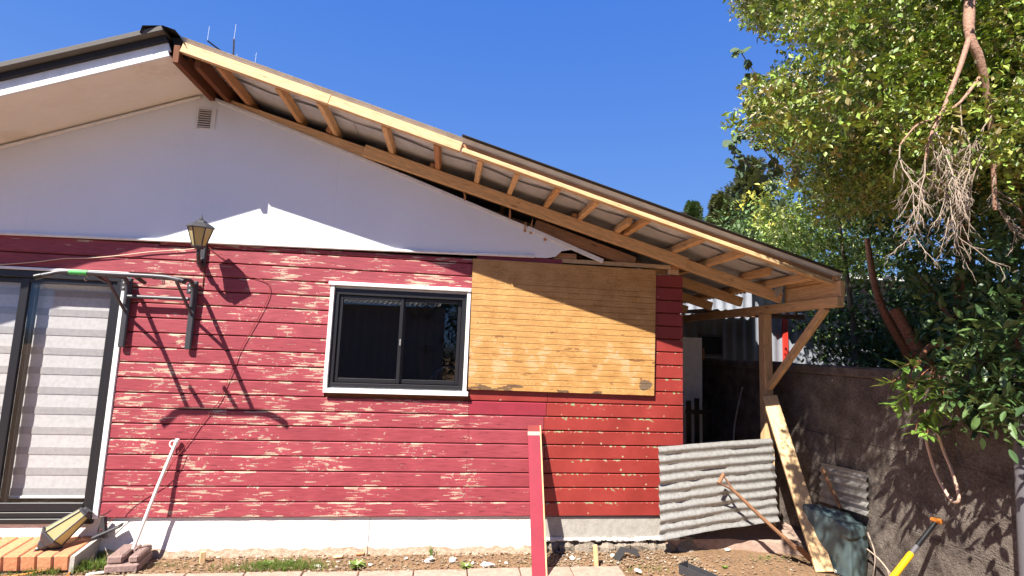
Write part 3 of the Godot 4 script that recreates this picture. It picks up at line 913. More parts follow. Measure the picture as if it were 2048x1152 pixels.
# ------------------------------------------------------------------ things on and by the wall
func make_lantern(t: Node3D) -> void:
	# six-sided coach lantern standing on the origin, about 0.25 m tall
	var r0 := 0.046; var r1 := 0.088; var y0 := 0.03; var y1 := 0.172
	obj("base", lathe([Vector2(0.0, 0.0), Vector2(0.03, 0.004), Vector2(0.036, 0.014), Vector2(0.052, 0.022), Vector2(0.052, 0.03), Vector2(0.0, 0.031)], 6), M.dark_metal, t)
	for k in 6:
		var a := TAU * k / 6; var b := TAU * (k + 1) / 6
		obj("bar", tube([Vector3(cos(a) * r0, y0, sin(a) * r0), Vector3(cos(a) * r1, y1, sin(a) * r1)], 0.0055, 5), M.dark_metal, t)
		var st := start()
		var q := [Vector3(cos(a) * r0, y0, sin(a) * r0), Vector3(cos(b) * r0, y0, sin(b) * r0), Vector3(cos(b) * r1, y1, sin(b) * r1), Vector3(cos(a) * r1, y1, sin(a) * r1)]
		var am := (a + b) * 0.5
		quad(st, q[0] * 0.985, q[1] * 0.985, q[2] * 0.985, q[3] * 0.985, Vector3(cos(am), -0.3, sin(am)).normalized(), [Vector2.ZERO, Vector2.RIGHT, Vector2.ONE, Vector2.DOWN])
		obj("pane", st.commit(), M.amber, t)
	obj("cap", lathe([Vector2(0.09, 0.17), Vector2(0.105, 0.172), Vector2(0.105, 0.178), Vector2(0.075, 0.2), Vector2(0.045, 0.214), Vector2(0.04, 0.224), Vector2(0.018, 0.238), Vector2(0.0, 0.24)], 6), M.dark_metal, t)
	obj("finial", lathe([Vector2(0.012, 0.236), Vector2(0.014, 0.246), Vector2(0.007, 0.254), Vector2(0.0, 0.285)], 8), M.dark_metal, t)

func build_lanterns() -> void:
	var t := thing("wall_lantern", "black coach lantern with amber panes fixed upright on the boards", "lantern", Vector3(-1.995, 2.40, 0.215), 0.3)
	t.rotation.x = 0.10
	make_lantern(t)
	var inv := t.transform.affine_inverse()
	var arm := []
	for p in smooth_line([Vector3(-2.05, 2.36, 0.01), Vector3(-2.045, 2.33, 0.07), Vector3(-2.02, 2.32, 0.14), Vector3(-1.998, 2.36, 0.205), Vector3(-1.995, 2.405, 0.213)]): arm.append(inv * p)
	obj("arm", tube(arm, 0.014, 8), M.dark_metal, t)
	obj("wall_plate", box(Vector3(0.062, 0.20, 0.03), 0.012), M.dark_metal, t, inv * Transform3D(Basis.IDENTITY, Vector3(-2.055, 2.385, 0.016)))
	obj("scroll", tube([inv * Vector3(-2.05, 2.30, 0.02), inv * Vector3(-2.045, 2.31, 0.09), inv * Vector3(-2.03, 2.345, 0.13)], [0.02, 0.016, 0.01], 7), M.dark_metal, t)
	# the second one lies on its side on the step, torn off with its bracket
	var l := thing("loose_lantern", "broken coach lantern lying on its side on the brick step", "lantern")
	var foot := on(180, 1018, 2, 0.05)
	var tip := on(96, 1082, 2, 0.17)
	var y := (tip - foot).normalized()
	var x := y.cross(Vector3(0.2, 0.3, 1)).normalized()
	l.transform = Transform3D(Basis(x, y, x.cross(y)), foot)
	l.scale = Vector3(1.02, 1.45, 1.02)
	make_lantern(l)
	var li := l.transform.affine_inverse()
	obj("bracket", slab([Vector2(-0.02, 0.0), Vector2(0.05, 0.0), Vector2(0.035, 0.07), Vector2(0.015, 0.15), Vector2(-0.005, 0.15), Vector2(-0.03, 0.05)], -0.012, 0.012), M.dark_metal, l, li * Transform3D(Basis(Vector3.UP, -0.35), Vector3(-2.545, 0.165, 0.03)))
	obj("wall_plate", box(Vector3(0.19, 0.018, 0.06), 0.006), M.dark_metal, l, li * Transform3D(Basis(Vector3.BACK, 0.42) * Basis(Vector3.UP, 0.15), Vector3(-2.49, 0.215, 0.06)))
	obj("wire_end", tube([li * Vector3(-2.56, 0.325, 0.045), li * Vector3(-2.53, 0.335, 0.05), li * Vector3(-2.49, 0.365, 0.05)], 0.004, 5), M.black, l)

func build_pull_up_bar() -> void:
	var t := thing("pull_up_bar", "grey steel pull-up bar frame bolted to the peeling boards beside the sliding door", "exercise bar")
	var XL := -2.575; var XR := -2.08
	for x in [XL, XR]:
		obj("upright", box(Vector3(0.05, 0.56, 0.028), 0.008), M.dark_metal, t, Transform3D(Basis.IDENTITY, Vector3(x, 1.885, 0.03)))
		obj("bolt_plate", box(Vector3(0.066, 0.09, 0.012), 0.004), M.dark_metal, t, Transform3D(Basis.IDENTITY, Vector3(x - 0.015, 2.10, 0.05)))
		for y in [2.08, 2.12]:
			obj("bolt", lathe([Vector2(0.0, 0.014), Vector2(0.009, 0.012), Vector2(0.011, 0.0)], 6), M.zinc, t, Transform3D(Basis(Vector3.RIGHT, PI / 2), Vector3(x - 0.02, y, 0.056)))
		obj("arm", tube(smooth_line([Vector3(x, 1.95, 0.05), Vector3(x, 2.10, 0.055), Vector3(x, 2.155, 0.10), Vector3(x, 2.155, 0.20), Vector3(x, 2.12, 0.61)], 5), 0.0165, 9), M.grey_tube, t)
		obj("brace", tube([Vector3(x, 1.90, 0.05), Vector3(x, 2.142, 0.33)], 0.0115, 7), M.grey_tube, t)
	obj("cross_bar", tube([Vector3(XL + 0.02, 2.012, 0.062), Vector3(XR - 0.02, 2.012, 0.062)], 0.0155, 9), M.grey_tube, t)
	obj("main_bar", tube(smooth_line([Vector3(-2.80, 2.075, 0.655), Vector3(-2.73, 2.10, 0.64), Vector3(-2.64, 2.125, 0.62), Vector3(-2.4, 2.125, 0.62), Vector3(-2.05, 2.125, 0.62), Vector3(-1.94, 2.115, 0.63), Vector3(-1.85, 2.095, 0.66)], 6), 0.017, 10), M.grey_tube, t)
	obj("grip_end", tube([Vector3(-2.80, 2.075, 0.655), Vector3(-2.765, 2.088, 0.647)], 0.020, 10), M.black, t)
	obj("grip_end", tube([Vector3(-1.885, 2.104, 0.648), Vector3(-1.85, 2.095, 0.66)], 0.020, 10), M.black, t)
	obj("tape", tube([Vector3(-2.615, 2.125, 0.62), Vector3(-2.50, 2.126, 0.62)], 0.0185, 10), M.green_tape, t)
	for x in [-2.46, -2.2]:
		obj("short_grip", tube(smooth_line([Vector3(x, 2.12, 0.61), Vector3(x + 0.005, 2.10, 0.56), Vector3(x - 0.01, 2.09, 0.48)]), 0.015, 8), M.black, t)
	for x in [-2.52, -2.02]:
		var ring := []
		for k in 13: ring.append(Vector3(x, 2.088 + 0.016 * cos(TAU * k / 12), 0.60 + 0.016 * sin(TAU * k / 12)))
		obj("hook_ring", tube(ring, 0.003, 5), M.zinc, t)

func build_cables() -> void:
	var at := func(l: Array, z: float) -> Array:
		var o := []
		for q in l: o.append(on(q[0], q[1], 2, z))
		return smooth_line(o, 5)
	var c := obj("power_cable", tube(at.call([[-60, 530], [0, 529], [70, 524], [130, 517], [180, 516], [240, 511], [300, 504], [360, 500], [395, 497]], 0.014), 0.0042, 6), M.cable, self)
	tag(c, "pale cable running along the upper boards towards the wall lantern", "cable")
	var w := obj("thin_wire", tube(at.call([[412, 490], [450, 520], [490, 548], [525, 560], [538, 570], [538, 590], [522, 625], [500, 665], [480, 700], [465, 740], [450, 775], [440, 800], [400, 850], [365, 900]], 0.012), 0.0028, 5), M.red_wire, self)
	tag(w, "thin reddish wire sagging from the wall lantern down the boards", "wire")
	var w2 := obj("thin_wire", tube(smooth_line([on(365, 900, 2, 0.03), on(345, 925, 2, 0.05), on(320, 965, 2, 0.03), on(270, 1000, 2, 0.02), on(235, 1030, 2, 0.03), on(200, 1062, 2, 0.05), Vector3(-2.52, 0.24, 0.09)], 5), 0.0026, 5), M.red_wire, self)
	tag(w2, "thin wire slanting over the lowest boards to the broken lantern", "wire")
	var s := obj("wire_stub", tube([on(410, 520, 2, 0.012), on(408, 540, 2, 0.008), on(405, 575, 2, 0.006)], 0.004, 5), M.old_wood, self)
	tag(s, "short bare cable end hanging below the wall lantern", "cable")

func build_plywood() -> void:
	# grooved sheet screwed over the opening: each strip between two grooves is a piece of its own
	var t := thing("plywood_panel", "honey coloured grooved plywood sheet nailed over the opening beside the window", "plywood sheet")
	var c := [on(946, 517, 2, 0.03), on(1312, 540, 2, 0.03), on(1308, 792, 2, 0.03), on(936, 779, 2, 0.03)]
	var n := 22
	var plain_top := 4
	var i := 0
	while i < n:
		var j := i + 1
		if i == 0: j = 1
		var t0 := float(i) / n; var t1 := float(j) / n
		var g := 0.0036 / 1.14
		if i < plain_top: g = 0.0007
		var st := start()
		var p := func(u: float, v: float, z: float) -> Vector3:
			var a: Vector3 = c[0].lerp(c[1], u); var b: Vector3 = c[3].lerp(c[2], u)
			var q := a.lerp(b, v)
			return Vector3(q.x, q.y, q.z + z + 0.004 * sin(v * 2.6) * u)
		var e := 0.0016 / 1.14
		var seg := 6
		for s in seg:
			var u0 := float(s) / seg; var u1 := float(s + 1) / seg
			var vs := [t0 + g * 0.3, t0 + g * 0.5 + e, t1 - g * 0.5 - e, t1 - g * 0.3]
			var zs := [-0.0034, 0.0, 0.0, -0.0034]
			if i < plain_top: zs = [-0.0006, 0.0, 0.0, -0.0006]
			for k in 3:
				var nn := Vector3(0, [0.6, 0.0, -0.6][k], 1).normalized() if i >= plain_top else Vector3.BACK
				quad(st, p.call(u0, vs[k], zs[k]), p.call(u1, vs[k], zs[k]), p.call(u1, vs[k + 1], zs[k + 1]), p.call(u0, vs[k + 1], zs[k + 1]), nn, [Vector2(u0, vs[k]), Vector2(u1, vs[k]), Vector2(u1, vs[k + 1]), Vector2(u0, vs[k + 1])])
		obj("plank", st.commit(), M.ply, t)
		i = j
	# the body of the sheet behind the grooves
	var bs := []
	for q in c: bs.append(Vector2(q.x, q.y))
	obj("core", slab(bs, 0.006, 0.0262), M.old_wood, t)
	for q in [[958, 530], [1300, 552], [1300, 780], [952, 768], [1130, 785], [1125, 655], [955, 645], [1295, 665]]:
		obj("nail", lathe([Vector2(0.0, 0.003), Vector2(0.004, 0.0025), Vector2(0.0045, 0.0)], 7), M.rust, t, Transform3D(Basis(Vector3.RIGHT, PI / 2), on(q[0], q[1], 2, 0.031)))

func build_leaning() -> void:
	# red fascia board leaning on the wall, pale edge showing
	var foot := Vector3(0.775, 0.0, 0.485)
	var top := Vector3(0.772, 1.06, 0.055)
	var t := thing("red_board", "red painted board leaning on the wall with pale unpainted edge", "board")
	var fwd := Vector3(0, 0.40, 1).normalized()
	beam("face", foot, foot.lerp(top, 0.925), 0.104, 0.02, M.crimson, t, Vector3.LEFT, 0.002)
	beam("bare_band", foot.lerp(top, 0.9253), foot.lerp(top, 0.955), 0.104, 0.0195, M.concrete, t, Vector3.LEFT, 0.001)
	beam("worn_end", foot.lerp(top, 0.9553), top, 0.104, 0.0195, M.brickred, t, Vector3.LEFT, 0.001)
	var off := Vector3(0.058, 0, -0.004)
	beam("bare_edge", foot + off, top + off, 0.012, 0.024, M.pale_pine, t, Vector3.LEFT, 0.001)
	# corrugated sheet propped against the corner
	var a := on(1318, 894, 2, 0.075); var b := on(1545, 877, 2, 0.02)
	var d := on(1320, 1081, 2, 0.13); var e := on(1557, 1042, 2, 0.11)
	var s := thing("iron_sheet", "rusty grey corrugated iron sheet leaning across the passage beside the corner", "metal sheet", d)
	var u := (e - d)
	var w := (a - d)
	obj("sheet", iron(u, w, u.cross(w).normalized(), 0.081, 0.0105, 0.03, 18, 0.0015, 1.0, b - a - u, -0.03), M.zinc, s)
	# spade with its grip up, blade on the ground
	var g0 := Vector3(2.42, 0.655, 0.17); var g1 := Vector3(2.93, 0.19, 0.31); var g2 := Vector3(3.06, 0.0, 0.36)
	var sp := thing("spade", "old spade with wooden handle leaning on the iron sheet", "spade")
	var dir := (g1 - g0).normalized()
	obj("handle", tube([g0 + dir * 0.10, g0.lerp(g1, 0.6) + Vector3(0, -0.006, 0), g1], [0.014, 0.0155, 0.017], 9), M.stick, sp)
	var cross := dir.cross(Vector3(0.25, 0.5, 1)).normalized()
	obj("grip", tube([g0 - cross * 0.055, g0 + cross * 0.055], 0.0155, 9), M.stick, sp)
	for k in [-1.0, 1.0]:
		obj("strap", tube([g0 + cross * 0.045 * k, g0 + cross * 0.03 * k + dir * 0.05, g0 + dir * 0.13], [0.008, 0.009, 0.012], 6), M.rust, sp)
	obj("socket", tube([g1 - dir * 0.03, g1 + dir * 0.08], [0.019, 0.024], 9), M.rust, sp)
	var bs := start()
	var bn := dir.cross(Vector3.FORWARD).normalized()
	for i in 6:
		for j in 6:
			var f := func(ii: int, jj: int) -> Vector3:
				var q := ii / 6.0; var k := jj / 6.0 - 0.5
				return g1 + dir * (0.05 + 0.2 * q - 0.05 * k * k * q) + Vector3(0.05, 0, 1).normalized() * k * 0.15 + bn * (0.03 * k * k * 4.0 * (1.0 - q * 0.4))
			quad(bs, f.call(i, j), f.call(i + 1, j), f.call(i + 1, j + 1), f.call(i, j + 1), bn, [Vector2.ZERO, Vector2.RIGHT, Vector2.ONE, Vector2.DOWN])
	obj("blade", bs.commit(), M.rust, sp)
	# plank against the post
	var p := thing("pine_plank", "long fresh pine plank leaning against the post by the yard wall", "plank")
	beam("plank", Vector3(3.135, 0.005, 0.47), Vector3(3.165, 1.34, -0.235), 0.135, 0.04, M.pale_pine, p, Vector3(1, 0.02, 0.42).normalized())
	# white pole stuck in a split block
	var po := thing("white_pole", "white plastic pole standing in a block and leaning on the boards", "pole")
	obj("shaft", tube([Vector3(-2.245, 0.125, 0.15), Vector3(-2.16, 0.55, 0.085), Vector3(-2.087, 0.875, 0.035)], 0.0125, 10), M.pvc, po)
	var loop := []
	for k in 11: loop.append(Vector3(-2.087 - 0.02 + 0.022 * cos(TAU * k / 10), 0.865 + 0.026 * sin(TAU * k / 10), 0.04))
	obj("ring", tube(loop, 0.006, 6), M.pvc, po)
	obj("cap", lathe([Vector2(0.0, 0.02), Vector2(0.014, 0.018), Vector2(0.018, 0.0), Vector2(0.016, -0.03)], 10), M.pvc, po, Transform3D(Basis(Vector3.BACK, -0.2), Vector3(-2.083, 0.885, 0.033)))
	var bl := thing("split_block", "pinkish split-face stone block holding the white pole", "stone block", Vector3(-2.255, 0.0, 0.16), 0.12)
	for q in [[Vector3(-0.115, 0.0, -0.13), Vector3(0.105, 0.062, 0.115)], [Vector3(-0.105, 0.064, -0.125), Vector3(-0.002, 0.122, 0.11)], [Vector3(0.03, 0.064, -0.12), Vector3(0.098, 0.116, 0.11)], [Vector3(-0.001, 0.064, -0.12), Vector3(0.029, 0.118, -0.03)]]:
		box_between("stone", q[0], q[1], M.pink_block, bl, 0.012)

func build_step() -> void:
	var t := thing("brick_step", "low step of orange bricks under the sliding door", "step", Vector3(-2.565, 0.0, 0.0))
	var tilt := Basis(Vector3.RIGHT, 0.12)
	for i in 16:
		var x := -0.033 - i * 0.108 - 0.052
		obj("brick", box(Vector3(0.098, 0.11, 0.29), 0.007), M.brick if i % 3 != 1 else M.brick_2, t, Transform3D(tilt * Basis(Vector3.UP, rnd(-0.012, 0.012)), Vector3(x, 0.088 + rnd(-0.002, 0.002), 0.118 + rnd(-0.004, 0.004))))
	obj("mortar", box(Vector3(1.76, 0.10, 0.27), 0.0), M.concrete, t, Transform3D(tilt, Vector3(-0.92, 0.084, 0.116)))
	obj("plaster_end", slab([Vector2(-0.03, -0.05), Vector2(0.265, -0.05), Vector2(0.265, 0.118), Vector2(0.0, 0.156), Vector2(-0.03, 0.158)], 0.0, 0.03), M.concrete, t, Transform3D(Basis(Vector3.UP, -PI / 2), Vector3(0.0, 0.0, 0.0)))
	obj("base", box(Vector3(1.76, 0.12, 0.24), 0.0), M.concrete, t, Transform3D(Basis.IDENTITY, Vector3(-0.92, -0.03, 0.11)))

func build_antenna() -> void:
	var base := Vector3(-2.53, 4.02, -1.2)
	var t := thing("tv_antenna", "small cross-shaped aerial with upright rods on the roof", "antenna", base)
	var hub := Vector3(0, 0.76, 0)
	obj("mast", tube([Vector3.ZERO, hub], 0.012, 7), M.grey_pipe, t)
	obj("boom", tube([Vector3(-0.24, 0.90, 0.1), hub, Vector3(0.21, 0.735, -0.05)], 0.009, 6), M.black, t)
	obj("boom", tube([hub, Vector3(0.075, 0.895, 0.2)], 0.009, 6), M.grey_pipe, t)
	for q in [Vector3(-0.24, 0.90, 0.1), Vector3(0.075, 0.895, 0.2), Vector3(0.21, 0.735, -0.05), Vector3(-0.06, 0.78, -0.2)]:
		obj("rod", tube([q, q + Vector3(0.004, 0.17, 0)], 0.0018, 5), M.trim, t)
	obj("boom", tube([hub, Vector3(-0.06, 0.78, -0.2)], 0.008, 6), M.black, t)

# ------------------------------------------------------------------ yard
func build_ground() -> void:
	var fn := FastNoiseLite.new(); fn.frequency = 1.3; fn.fractal_octaves = 4
	var st := start()
	var h := func(x: float, z: float) -> float:
		if z > 0.27 and x < 1.7: return -0.02
		return 0.012 * fn.get_noise_2d(x * 2.0, z * 2.0) + 0.006 * fn.get_noise_2d(x * 11.0, z * 11.0) - 0.004
	var v := func(x: float, z: float) -> void:
		var e := 0.02
		var n := Vector3(h.call(x - e, z) - h.call(x + e, z), 2 * e, h.call(x, z - e) - h.call(x, z + e)).normalized()
		st.set_normal(n); st.set_uv(Vector2(x, z)); st.add_vertex(Vector3(x, h.call(x, z), z))
	var step := 0.05
	for i in 160:
		for j in 70:
			var x := -4.0 + i * step; var z := -0.5 + j * step
			v.call(x, z); v.call(x + step, z); v.call(x + step, z + step)
			v.call(x, z); v.call(x + step, z + step); v.call(x, z + step)
	var y := -0.03
	for r in [[-60, -60, 60, -0.5], [-60, 3.0, 60, 60], [-60, -0.5, -4, 3.0], [4, -0.5, 60, 3.0]]:
		quad(st, Vector3(r[0], y, r[1]), Vector3(r[2], y, r[1]), Vector3(r[2], y, r[3]), Vector3(r[0], y, r[3]), Vector3.UP, [Vector2.ZERO, Vector2.RIGHT, Vector2.ONE, Vector2.DOWN])
	var g := obj("ground", st.commit(), M.soil, self)
	tag(g, "", "", "", "structure")
	# paved path along the house
	var path := Node3D.new(); path.name = "path"; add_child(path)
	tag(path, "", "", "", "structure")
	for i in 12:
		for j in 3:
			var x := -3.4 + i * 0.405 + (0.2 if j % 2 == 1 else 0.0)
			obj("paver", box(Vector3(0.397, 0.06, 0.397), 0.006), M.paver, path, Transform3D(Basis(Vector3.UP, rnd(-0.008, 0.008)) * Basis(Vector3.RIGHT, rnd(-0.006, 0.006)), Vector3(x + 0.2, -0.018 + rnd(-0.004, 0.004), 0.51 + j * 0.405)))
	# low slab in front of the passage
	var slab_ := Node3D.new(); slab_.name = "pavement"; add_child(slab_)
	tag(slab_, "", "", "", "structure")
	var st2 := start()
	add_slab(st2, PackedVector2Array([Vector2(2.16, 3.0), Vector2(3.44, 3.0), Vector2(3.44, -0.13), Vector2(3.15, -0.12), Vector2(2.6, 0.03), Vector2(2.0, 0.02), Vector2(2.0, 0.025), Vector2(2.0, 0.03), Vector2(2.16, 0.04)]), -0.12, 0.085)
	obj("slab", st2.commit(), M.paver, slab_, Transform3D(Basis(Vector3.RIGHT, -PI / 2), Vector3.ZERO))

func grass_mesh() -> ArrayMesh:
	var st := start()
	for k in 5:
		var a := k * 1.7; var lean := Vector3(cos(a), 0, sin(a)) * (0.2 + 0.12 * (k % 3))
		var w := Vector3(-sin(a), 0, cos(a)) * 0.035
		var l := 1.0 - 0.13 * (k % 3)
		var m := Vector3(0, 0.55 * l, 0) + lean * 0.35; var e := Vector3(0, l * 0.9, 0) + lean * 1.2
		var n := (w.cross(m)).normalized()
		quad(st, -w, w, m + w * 0.7, m - w * 0.7, n, [Vector2.ZERO, Vector2.RIGHT, Vector2.ONE, Vector2.DOWN])
		tri(st, m - w * 0.7, m + w * 0.7, e, n, Vector2.ZERO, Vector2.RIGHT, Vector2.ONE)
	return st.commit()

func scatter(called: String, mesh: Mesh, m: Material, xfs: Array, cols: Array, parent: Node3D) -> MultiMeshInstance3D:
	var mm := MultiMesh.new()
	mm.transform_format = MultiMesh.TRANSFORM_3D
	mm.use_colors = true
	mm.mesh = mesh
	mm.instance_count = xfs.size()
	for i in xfs.size():
		mm.set_instance_transform(i, xfs[i])
		mm.set_instance_color(i, cols[i])
	var o := MultiMeshInstance3D.new()
	o.name = numbered(called) if parent == self else called
	o.multimesh = mm
	o.material_override = m
	parent.add_child(o, true)
	o.set_meta("kind", "stuff")
	return o

func build_litter() -> void:
	# grass in patches
	var xf := []; var col := []
	for q in [[110, 1145, 0.10, 120, 0.05], [170, 1140, 0.09, 120, 0.07], [60, 1148, 0.12, 70, 0.035], [205, 1118, 0.05, 40, 0.06], [560, 1134, 0.14, 420, 0.042], [610, 1136, 0.1, 200, 0.034], [490, 1138, 0.12, 160, 0.03], [330, 1132, 0.08, 50, 0.025], [1290, 1140, 0.12, 60, 0.03], [1540, 1120, 0.08, 40, 0.03], [860, 1108, 0.03, 12, 0.06], [400, 1140, 0.12, 50, 0.02], [1000, 1135, 0.2, 60, 0.02], [780, 1138, 0.2, 50, 0.018]]:
		var c := on(q[0], q[1], 1, 0.0)
		for k in q[3]:
			var s: float = q[4] * rnd(0.6, 1.4)
			xf.append(Transform3D(Basis(Vector3.UP, rnd(0, TAU)).scaled(Vector3.ONE * s), c + Vector3(rng.randfn(0, q[2]), 0.0, minf(rng.randfn(0, q[2] * 0.35), 0.25))))
			col.append([Color(0.11, 0.19, 0.03), Color(0.14, 0.22, 0.035), Color(0.19, 0.2, 0.06)][rng.randi() % 3])
	var g := scatter("grass", grass_mesh(), M.leaf, xf, col, self)
	tag(g, "thin green grass tufts growing in the soil along the wall", "grass", "", "stuff")
	# chips, bark and crumbs of mortar on the soil
	xf = []; col = []
	for k in 4200:
		var x := rnd(-2.5, 3.4); var z := rnd(0.0, 0.34)
		if x > 1.2: z = rnd(-0.02, 1.2)
		if rnd(0, 1) < 0.35: x = rnd(0.8, 2.2); 
		if x > 2.0 and z < 0.12: z += 0.14
		var s := rnd(0.0025, 0.0085)
		xf.append(Transform3D((Basis(Vector3.UP, rnd(0, TAU)) * Basis(Vector3.RIGHT, rnd(-0.5, 0.5))).scaled(Vector3(s * rnd(0.8, 2.2), s * 0.45, s)), Vector3(x, 0.006 + rnd(0, 0.005), z)))
		var d := rnd(0, 1)
		col.append(Color(0.5, 0.46, 0.4) if d > 0.95 else [Color(0.16, 0.11, 0.065), Color(0.22, 0.15, 0.09), Color(0.28, 0.2, 0.125), Color(0.19, 0.14, 0.1)][k % 4])
	var cm := mat(Color.WHITE, 0.95); cm.vertex_color_use_as_albedo = true
	var l := scatter("wood_chips", blob(Vector3.ONE, 3, 0.6), cm, xf, col, self)
	tag(l, "loose wood chips and crumbs on the soil along the wall", "wood chips", "", "stuff")
	# larger pieces, one by one
	var shards := [[860, 1122, 0.05], [905, 1122, 0.04], [975, 1131, 0.055], [635, 1133, 0.028], [812, 1117, 0.02], [945, 1127, 0.018], [1130, 1100, 0.024], [1145, 1118, 0.035], [1183, 1095, 0.02], [1455, 1100, 0.03], [1275, 1142, 0.03], [740, 1130, 0.018], [1615, 1088, 0.06], [1672, 1142, 0.06], [1225, 1112, 0.03], [700, 1126, 0.015], [588, 1122, 0.014], [1012, 1126, 0.016]]
	for i in shards.size():
		var q = shards[i]
		var p := on(q[0], q[1], 1, 0.005)
		var o := obj("plaster_shard", blob(Vector3(q[2], q[2] * 0.35, q[2] * 0.7), 60 + i, 0.8), M.plaster, self, Transform3D(Basis(Vector3.UP, rnd(0, 3)) * Basis(Vector3.RIGHT, rnd(-0.4, 0.4)), p + Vector3(0, q[2] * 0.15, 0)))
		var own := {0: "chunky white plaster piece below the window beside thin grass stalks", 1: "jagged white plaster piece next to a weed below the window", 2: "broad flat white plaster piece beside the leaning red board", 7: "white plaster lump in the shadow strip of the red board", 9: "single white plaster lump in front of the low slab below the iron sheet", 12: "large white plaster lump behind the pine plank", 13: "large white plaster lump at the foot of the pine plank"}
		tag(o, own.get(i, "small white broken plaster piece lying on the soil along the wall"), "rubble", "plaster pieces along the wall")
	var bits := [[655, 1110, 0.10, M.rust, "rusty pointed splinter sticking up from soil below the window"], [720, 1112, 0.07, M.brick, "flat terracotta chip on the soil below the window"], [675, 1118, 0.08, M.pale_pine, "flat pale wood splinter lying on soil below the window"], [1215, 1098, 0.045, M.brick_2, "orange tile chip on soil beside the upright stake"]]
	for q in bits:
		var p := on(q[0], q[1], 1, 0.0)
		var tall: bool = q[3] == M.rust
		var o := obj("splinter" if tall else "chip", slab([Vector2(-q[2] * 0.5, 0), Vector2(q[2] * 0.4, -0.004), Vector2(q[2] * 0.5, 0.018), Vector2(-q[2] * 0.3, 0.026)], -0.004, 0.004), q[3], self, Transform3D(Basis(Vector3.BACK, 1.1 if tall else 0.1) * Basis(Vector3.RIGHT, 0.0 if tall else -1.2), p + Vector3(0, 0.03 if tall else 0.012, 0)))
		tag(o, q[4], "debris")
	var wb := box_between("wood_block", Vector3(-0.018, 0, -0.018), Vector3(0.018, 0.085, 0.018), M.pale_pine, self, 0.002)
	wb.transform = Transform3D(Basis(Vector3.UP, 0.5), on(404, 1126, 1, 0.0) + Vector3(0, 0.042, 0))
	tag(wb, "small upright pine offcut on the soil near the split block", "wood block")
	var sk := obj("wood_stake", box(Vector3(0.034, 0.17, 0.02), 0.002), M.pale_pine, self, Transform3D(Basis(Vector3.BACK, 0.08), on(1191, 1134, 1, 0.0) + Vector3(0, 0.083, 0)))
	tag(sk, "short pine stake standing upright in the soil below the brick red boards", "stake")
	var sh := obj("black_shard", slab([Vector2(-0.12, -0.03), Vector2(-0.04, 0.05), Vector2(0.0, 0.04), Vector2(0.10, 0.03), Vector2(0.12, -0.03), Vector2(0.0, 0.012), Vector2(-0.07, -0.06)], -0.004, 0.004), M.black_felt, self, Transform3D(Basis(Vector3.RIGHT, -0.5), on(1252, 1114, 1, 0.02) + Vector3(0, 0.03, 0)))
	tag(sh, "torn black roofing felt scrap on the soil beside the stake", "felt scrap")
	# a length of black gutter on the ground
	var ch := thing("gutter_piece", "black box-shaped gutter end lying on the soil", "gutter", Vector3(2.03, 0.0, 0.52), 0.5)
	box_between("side", Vector3(-0.07, 0.0, -0.13), Vector3(-0.066, 0.07, 0.3), M.dark_metal, ch, 0.001)
	box_between("side", Vector3(0.05, 0.0, -0.13), Vector3(0.054, 0.055, 0.3), M.dark_metal, ch, 0.001)
	box_between("bottom", Vector3(-0.0655, 0.0, -0.13), Vector3(0.0495, 0.004, 0.3), M.dark_metal, ch, 0.001)
	box_between("end_plate", Vector3(-0.068, 0.002, -0.136), Vector3(0.052, 0.075, -0.131), M.dark_metal, ch, 0.001)
	# orange hose by the step
	var hs := obj("hose", tube(smooth_line([on(-40, 1158, 1, 0.01), on(40, 1150, 1, 0.01), on(90, 1140, 1, 0.02), on(120, 1128, 1, 0.04), on(138, 1130, 1, 0.03), on(140, 1145, 1, 0.01), on(120, 1165, 1, 0.01)]), 0.006, 7), M.orange, self)
	tag(hs, "thin orange hose curling through grass at the foot of the brick step", "hose")
	# white slat lying in the grass by the block
	var ws := obj("plastic_strip", box(Vector3(0.13, 0.012, 0.02), 0.003), M.pvc, self, Transform3D(Basis(Vector3.UP, 0.35), on(195, 1146, 1, 0.01)))
	tag(ws, "small white plastic strip lying in grass beside the split block", "plastic strip")

func leaf_shape(l: float, w: float, fold: float, droop: float) -> ArrayMesh:
	# pointed oval leaf along +z with a folded midrib
	var st := start()
	var prof := [[0.0, 0.0], [0.18, 0.62], [0.42, 1.0], [0.7, 0.78], [0.9, 0.3], [1.0, 0.0]]
	for i in prof.size() - 1:
		var a = prof[i]; var b = prof[i + 1]
		var m0 := Vector3(0, -droop * a[0] * a[0], l * a[0]); var m1 := Vector3(0, -droop * b[0] * b[0], l * b[0])
		for s in [-1.0, 1.0]:
			var e0 := m0 + Vector3(s * w * 0.5 * a[1], fold * a[1], 0); var e1 := m1 + Vector3(s * w * 0.5 * b[1], fold * b[1], 0)
			var n := Vector3(-s * fold * 2.0, w, 0).normalized()
			if a[1] > 0.0: tri(st, m0, e0, e1, n, Vector2.ZERO, Vector2.RIGHT, Vector2.ONE)
			if b[1] > 0.0 : tri(st, m0, e1, m1, n, Vector2.ZERO, Vector2.ONE, Vector2.DOWN)
			else: tri(st, m0, e0, m1, n, Vector2.ZERO, Vector2.ONE, Vector2.DOWN)
	return st.commit()

